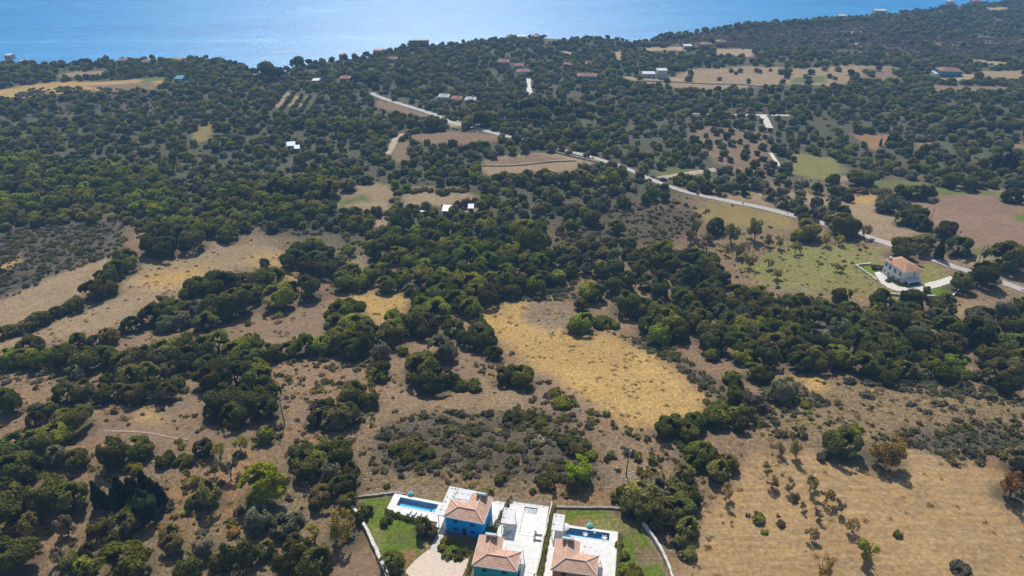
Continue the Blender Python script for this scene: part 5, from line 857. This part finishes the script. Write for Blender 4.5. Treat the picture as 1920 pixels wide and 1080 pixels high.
# ---------------------------------------------------------------- houses out in the country
def house(px, py, wpx, depth, hh, rz, roof, wallm, roofm, label, name="house", cat="house", nwin=3, storeys=1, wing=None):
    g_ = gpt(px, py); _, _, s = project(g_.x, g_.y, g_.z); W = wpx / s; e = empty(name, (g_.x, g_.y, g_.z), R(rz), label, cat); a, b = -W / 2, W / 2; d = depth
    m = MB(); m.box(a, b, 0, d, -1.5, hh); m.build("wall", M[wallm], e); o = .3; k = .38
    if roof == 'hip':
        hgt = k * (min(W, d) / 2 + o); q = min(W, d) / 2 + o; V = [(a - o, -o, hh + .06), (b + o, -o, hh + .06), (b + o, d + o, hh + .06), (a - o, d + o, hh + .06)]; r1, r2 = ((a - o + q, d / 2), (b + o - q, d / 2)) if W >= d else ((0, -o + q), (0, d + o - q)); V += [(r1[0], r1[1], hh + hgt), (r2[0], r2[1], hh + hgt)]
        Fc = [(0, 1, 5, 4), (1, 2, 5), (2, 3, 4, 5), (3, 0, 4), (3, 2, 1, 0)] if W >= d else [(0, 1, 4), (1, 2, 5, 4), (2, 3, 5), (3, 0, 4, 5), (3, 2, 1, 0)]
        m = MB(); m.add(V, Fc); rf = m.build("roof", M[roofm], e)
    elif roof == 'shed': m = MB(); m.add([(a - o, -o, hh + .05), (b + o, -o, hh + .05), (b + o, d + o, hh + .9), (a - o, d + o, hh + .9), (a - o, -o, hh + .17), (b + o, -o, hh + .17), (b + o, d + o, hh + 1.02), (a - o, d + o, hh + 1.02)], [(0, 3, 2, 1), (4, 5, 6, 7), (0, 1, 5, 4), (1, 2, 6, 5), (2, 3, 7, 6), (3, 0, 4, 7)]); rf = m.build("roof", M[roofm], e); m = MB(); m.box(a + .02, b - .02, d - .25, d - .02, hh, hh + .8); m.build("gable", M[wallm], e)
    else: m = MB(); m.box(a - .1, b + .1, -.1, d + .1, hh, hh + .25); rf = m.build("roof", M[roofm], e)
    if roof == 'hip': m = MB(); m.box(b * .35, b * .35 + .6, d * .5, d * .5 + .6, hh, hh + k * d / 2 + .9); m.build("chimney", M[wallm], rf)
    for st_ in range(storeys):
        for i in range(nwin):
            x = a + W * (i + .5) / nwin; z = .9 + 2.9 * st_
            if st_ == 0 and i == nwin // 2: m = MB(); m.box(x - .5, x + .5, -.04, .02, 0, 2.1); m.build("door", M['glass'], e)
            else: m = MB(); m.box(x - .5, x + .5, -.04, .02, z, z + 1.2); m.build("window", M['glass'], e)
    if wing:
        x0, x1, y0, y1, z1, wm = wing; m = MB(); m.box(x0, x1, y0, y1, -1.5, z1); m.build("wing", M[wm], e); m = MB(); m.box(x0 - .1, x1 + .1, y0 - .1, y1 + .1, z1, z1 + .2); m.build("wing_roof", M[wm], e)
    return e
house(1100, 156, 36, 9, 5.6, -4, 'hip', 'far_teal', 'tiles_far', "house with red tiled roof and blue-green walls beside the lane", storeys=2)
house(1217, 146, 24, 8, 3.2, 0, 'flat', 'far_white', 'white_roof', "white modern house with low wing and taller block above the orange field", wing=(6.5, 15, -1, 7, 6.3, 'far_white'))
house(1782, 144, 40, 12, 4.6, -6, 'hip', 'far_teal', 'tiles_far', "broad house with pale tiled roof and shaded teal walls above a brown strip", storeys=1, nwin=4, wing=(-14, -11.5, -2, 8, 2.6, 'far_white'))
house(982, 142, 22, 9, 3.4, 8, 'hip', 'far_white', 'tiles_far', "red-roofed white house at the head of the straight white lane"); house(945, 124, 20, 9, 3.6, 0, 'hip', 'far_pink', 'tiles_far', "pinkish house among trees above the straight white lane"); house(972, 130, 16, 8, 3.2, -10, 'hip', 'far_white', 'tiles_far', "small white house between the pinkish house and the lane head")
house(831, 190, 20, 8, 3.2, -6, 'hip', 'far_white', 'grey_roof', "grey-roofed cottage farthest from the road junction"); house(855, 194, 18, 8, 3.2, -6, 'hip', 'far_pink', 'tiles_far', "brownish-roofed cottage between two grey-roofed ones"); house(881, 196, 20, 8, 3.2, -6, 'hip', 'far_white', 'grey_roof', "grey-roofed cottage closest to the road junction")
house(647, 155, 18, 8, 3.2, 4, 'hip', 'far_pink', 'tiles_far', "low house with bright red roof near the road's far end"); house(592, 160, 13, 7, 3.6, 0, 'flat', 'far_white', 'white_roof', "small white cubic house above the striped grove"); house(709, 107, 17, 8, 6, 0, 'flat', 'far_pink', 'far_pink', "boxy pink building on the cliff edge", storeys=2, nwin=2); house(735, 117, 18, 8, 3, 0, 'hip', 'far_white', 'tiles_far', "dark red roofed house inland of the boxy pink building"); house(642, 111, 12, 7, 4, 0, 'flat', 'far_pink', 'far_pink', "small pink house on the cliff among bushes", nwin=2)
house(1290, 93, 16, 8, 3.4, 0, 'flat', 'far_white', 'white_roof', "low white house beside the tan field on the plateau"); house(1325, 93, 22, 9, 5, 5, 'hip', 'far_pink', 'tiles_far', "pinkish two-storey house between two plateau houses", storeys=2); house(1352, 88, 17, 9, 5, 0, 'hip', 'far_pink', 'tiles_far', "pink roofed house at the corner of the tan plateau field")
house(978, 76, 18, 8, 4, 0, 'flat', 'far_white', 'white_roof', "white block on the skyline above the sea"); house(1002, 76, 12, 8, 4, 0, 'flat', 'far_pink', 'far_pink', "small pink block next to the white skyline block", nwin=2); house(955, 75, 10, 7, 3.4, 0, 'hip', 'far_pink', 'tiles_far', "tiny red-roofed house on the skyline", nwin=2); house(788, 86, 30, 9, 5.5, 0, 'flat', 'far_pink', 'grey_roof', "long grey building on the wooded knoll above the sea", storeys=2)
house(1652, 25, 22, 10, 3.4, 0, 'flat', 'far_white', 'white_roof', "low white villa on the headland's brow"); house(1580, 34, 14, 8, 3, 0, 'flat', 'far_white', 'white_roof', "small white roof on the headland's brow", nwin=2); house(1783, 10, 12, 9, 5, 0, 'hip', 'far_white', 'grey_roof', "white house high on the headland"); house(1832, 9, 18, 9, 5, 0, 'hip', 'far_pink', 'tiles_far', "pinkish house high on the headland above a pale field")
house(1067, 128, 18, 8, 3, 0, 'hip', 'far_pink', 'tiles_far', "low pink-roofed house above the blue-green house"); house(1103, 126, 12, 7, 3, 0, 'hip', 'far_white', 'tiles_far', "tiny pale-roofed house above the blue-green house's roof", nwin=2); house(228, 122, 14, 8, 4, 0, 'hip', 'far_pink', 'tiles_far', "pink house on the low cape by the sea", nwin=2); house(271, 123, 13, 8, 3.4, 0, 'hip', 'far_white', 'tiles_far', "pale house on the low cape, inland of the grassy top", nwin=2); house(15, 110, 12, 7, 3, 0, 'flat', 'far_white', 'white_roof', "low white house near the shore of the cape", nwin=2); house(44, 121, 11, 7, 3, 0, 'flat', 'far_white', 'white_roof', "white shed among trees on the cape", nwin=2); house(335, 154, 14, 7, 2.6, 0, 'shed', 'far_teal', 'far_teal', "green-roofed shed below the cape field", "shed", "shed", 2); house(480, 146, 10, 6, 2.6, 0, 'flat', 'far_white', 'white_roof', "white hut by the gap to the sea", "shed", "shed", 2)
house(840, 405, 20, 5, 2.6, -3, 'shed', 'far_white', 'white_roof', "long shed with sloping white sheet roof among the trees", "shed", "shed"); house(883, 399, 9, 3, 2.4, 0, 'shed', 'far_white', 'white_roof', "small white-roofed hut beside the long white shed", "shed", "shed", 2); house(547, 281, 14, 5, 2.6, 15, 'shed', 'far_teal', 'sheet_roof', "shed with bluish white sheets in the olive grove", "shed", "shed", 2); house(558, 286, 9, 4, 2.4, 15, 'shed', 'far_white', 'sheet_roof', "smaller shed on the near side of the bluish white shed", "shed", "shed", 2)
# white two-storey country house above the driveway
g0 = gpt(1691, 532); gl = gpt(1655, 513); gr = gpt(1717, 527); z0 = min(g0.z, gl.z, gr.z); u = Vector((gl.x - g0.x, gl.y - g0.y, 0)); Lw = u.length; ang = math.atan2(u.y, u.x); v = Vector((gr.x - g0.x, gr.y - g0.y, 0)); Lr = 8.0
e = empty("country_house", (g0.x, g0.y, z0), ang, "white two-storey country house with orange tiled hip roof beside the driveway", "house"); Hh = 6.2; Lw = max(Lw, 11)
# local x runs along the long wall away from the near corner, local -y is depth
m = MB(); m.box(0, Lw, -Lr, 0, -1.5, Hh); m.build("wall", M['white'], e); q = Lr / 2 + .35; o_ = .35
m = MB(); V = [(-o_, -Lr - o_, Hh + .05), (Lw + o_, -Lr - o_, Hh + .05), (Lw + o_, o_, Hh + .05), (-o_, o_, Hh + .05), (-o_ + q, -Lr / 2, Hh + 1.9), (Lw + o_ - q, -Lr / 2, Hh + 1.9)]; m.add(V, [(0, 1, 5, 4), (1, 2, 5), (2, 3, 4, 5), (3, 0, 4), (3, 2, 1, 0)]); rf = m.build("roof", M['tiles_or'] if 'tiles_or' in M else M['tiles'], e)
m = MB(); m.box(Lw - 1.4, Lw - .6, -1.6, -.8, Hh - .2, Hh + 1.6); m.build("chimney", M['white'], rf)
m = MB(); m.box(1.0, Lw - 2.5, .002, 1.5, 3.0, 3.2); m.box(1.0, Lw - 2.5, 1.42, 1.5, 3.2, 4.1); m.box(1.0, 1.08, .1, 1.42, 3.2, 4.1); m.build("balcony", M['white'], e)
for x in (1.6, 4.4, 7.2, 9.4):
    window(e, x, x + 1.0, 3.9 if x > 8 else 3.3, 5.3, 0, 'y', 1); window(e, x, x + 1.0, .9, 2.1, 0, 'y', 1)
window(e, -5.4, -4.4, 4.0, 5.2, 0, 'x', -1); m = MB(); m.box(-.05, .01, -3.2, -1.8, .2, 2.4); m.build("door", M['dark'], e)
m = MB(); m.box(-2.6, -.01, -6.8, -.6, 2.55, 2.75); m.build("porch_roof", M['white'], e)
for y_ in (-6.6, -.8): m = MB(); m.box(-2.5, -2.3, y_ - .1, y_ + .1, -.6, 2.55); m.build("porch_post", M['white'], e)
m = MB(); m.box(.5, Lw + 1.0, .3, 3.2, -.6, .12); o = m.build("terrace", M['paving']); o.location = e.location; o.rotation_euler = e.rotation_euler; tag(o, kind='structure')

# ---------------------------------------------------------------- power line, cars
def pole(px, py, h, lean, label, arm=1.0, rz=0, tr=False):
    g_ = gpt(px, py); e = empty("utility_pole", g_, rz, label, "utility pole", "wooden utility poles"); m = MB(); m.tube([(0, 0, -.5), (lean * .5, 0, h * .5), (lean, 0, h)], [.17, .14, .10], 8); m.build("post", M['wood_pole'], e); m = MB(); m.box(lean - arm, lean + arm, -.06, .06, h - .55, h - .42); m.build("crossarm", M['grey'], e)
    for a in (-arm * .9, 0, arm * .9): m = MB(); m.lathe([(.03, h - .41), (.08, h - .3), (.03, h - .12)], 7, (lean + a, 0)); m.build("insulator", M['white'], e)
    if tr: m = MB(); m.tube([(lean * .6, -.35, h * .72), (lean * .6, -.35, h * .84)], .28, 9); m.build("transformer", M['grey'], e)
    return g_ + Vector((lean * math.cos(rz), lean * math.sin(rz), h - .1)), rz
t1 = pole(534, 797, 9.6, -.1, "lone weathered utility pole by the big oak clump", .9, R(70)); t2 = pole(1174, 892, 10.2, .35, "utility pole with white insulators above the scrub by the golden field", .9, R(75), True); t0 = pole(-70, 742, 9.6, 0, "utility pole beyond the oak band at the far end of the wires", .9, R(70)); t3 = pole(2080, 880, 10, 0, "utility pole carrying the wires over the dry hillside", .9, R(80))
for (A, ra), (B, rb), nm in ((t0, t1, "towards the dark oak band"), (t1, t2, "over the garrigue between the two poles"), (t2, t3, "over the dry hillside")):
    for k, kn in ((-.8, "near"), (0, "middle"), (.8, "far")):
        a = A + Vector((math.cos(ra), math.sin(ra), 0)) * k; b = B + Vector((math.cos(rb), math.sin(rb), 0)) * k; pts = [a.lerp(b, i / 24) - Vector((0, 0, 2.2 * 4 * (i / 24) * (1 - i / 24))) for i in range(25)]
        m = MB(); m.tube(pts, .013, 4); tag(m.build("power_wire", M['wire']), f"thin power wire {nm}, the {kn} strand of three", "wire", "power wires")
def simple_pole(px, py, h, label):
    g_ = gpt(px, py); e = empty("utility_pole", g_, 0, label, "utility pole", "wooden utility poles"); m = MB(); m.tube([(0, 0, -.4), (.15, 0, h)], [.15, .1], 7); m.build("post", M['wood_pole'], e); m = MB(); m.box(-.6, .9, -.05, .05, h - .5, h - .4); m.build("crossarm", M['wood_pole'], e)
simple_pole(1741, 424, 9, "thin leaning pole at the edge of the big ploughed field"); simple_pole(1630, 326, 8, "thin pole by the pale clearing above the grass strip"); simple_pole(1048, 276, 9, "thin pole at the road above the brown field"); simple_pole(1095, 306, 9, "thin pole at the brown field's far end by the road"); simple_pole(1598, 440, 8, "thin pole beside the road before the dry grass field"); simple_pole(1360, 330, 7, "thin pole by the dirt track junction")
g_ = gpt(1838, 494); e = empty("transformer_pole", g_, 0, "twin-post transformer beside the road with grey tank and crossbars", "utility pole")
for a in (-.9, .9): m = MB(); m.tube([(a, 0, -.4), (a * .95, 0, 8.6)], [.17, .12], 8); m.build("post", M['wood_pole'], e)
m = MB(); m.box(-1.5, 1.5, -.08, .08, 7.9, 8.05); m.box(-1.3, 1.3, -.08, .08, 6.4, 6.52); m.build("crossarm", M['grey'], e); m = MB(); m.box(-.6, .6, -.45, .45, 4.3, 5.6); m.build("transformer", M['grey'], e, .06); m = MB(); m.box(-1.1, 1.1, -.5, .5, 4.1, 4.29); m.build("platform", M['wood_pole'], e)
m = MB(); m.tube([(0, 0, 8.0), (0, 0, 9.6)], .06, 6); m.build("mast", M['grey'], e)
def car(px, py, rz, mat, label):
    g_ = gpt(px, py); e = empty("parked_car", g_ + Vector((0, 0, .1)), R(rz), label, "car"); m = MB(); prof = [(-2.1, .35), (2.1, .35), (2.1, .75), (1.95, .9), (1.0, 1.0), (.4, 1.45), (-1.2, 1.48), (-1.9, 1.0), (-2.1, .9)]; n = len(prof)
    m.add([(x, -.85 if z < 1.1 else -.68, z) for x, z in prof] + [(x, .85 if z < 1.1 else .68, z) for x, z in prof], [tuple(range(n)), tuple(range(2 * n - 1, n - 1, -1))] + [(i, i + n, (i + 1) % n + n, (i + 1) % n) for i in range(n)]); m.build("body", M[mat], e)
    m = MB(); m.box(-1.15, .45, -.80, .80, 1.04, 1.36); m.build("window", M['glass'], e)
    for x in (-1.3, 1.3):
        for y_ in (-.8, .8): m = MB(); m.tube([(x, y_ - .1, .33), (x, y_ + .1, .33)], .33, 12); m.build("wheel", M['dark'], e)
car(792, 401, 15, 'carpaint_white', "white car parked among trees beside the long white shed"); car(1288, 338, 170, 'carpaint_white', "white car parked on the dirt track by the road"); car(1243, 338, 5, 'carpaint_dark', "dark car parked where the dirt track meets the road"); car(704, 401, 60, 'carpaint_dark', "dark car in the gap by the bushy field strip"); car(1897, 500, 10, 'carpaint_white', "white car in the oaks' shade beside the road")
# ---------------------------------------------------------------- haze over the whole scene
hz = MB(); hz.box(-9000, 9000, -600, 29000, SEA_Z - 40, CAM_H + 12)
m, n, N, L = newmat("haze"); pv = N("VolumePrincipled"); pv.inputs["Color"].default_value = (.28, .58, 1.0, 1); pv.inputs["Density"].default_value = .00024; pv.inputs["Anisotropy"].default_value = .2
o = N("OutputMaterial"); L(pv.outputs[0], o.inputs["Volume"]); tag(hz.build("haze", m), kind='stuff')
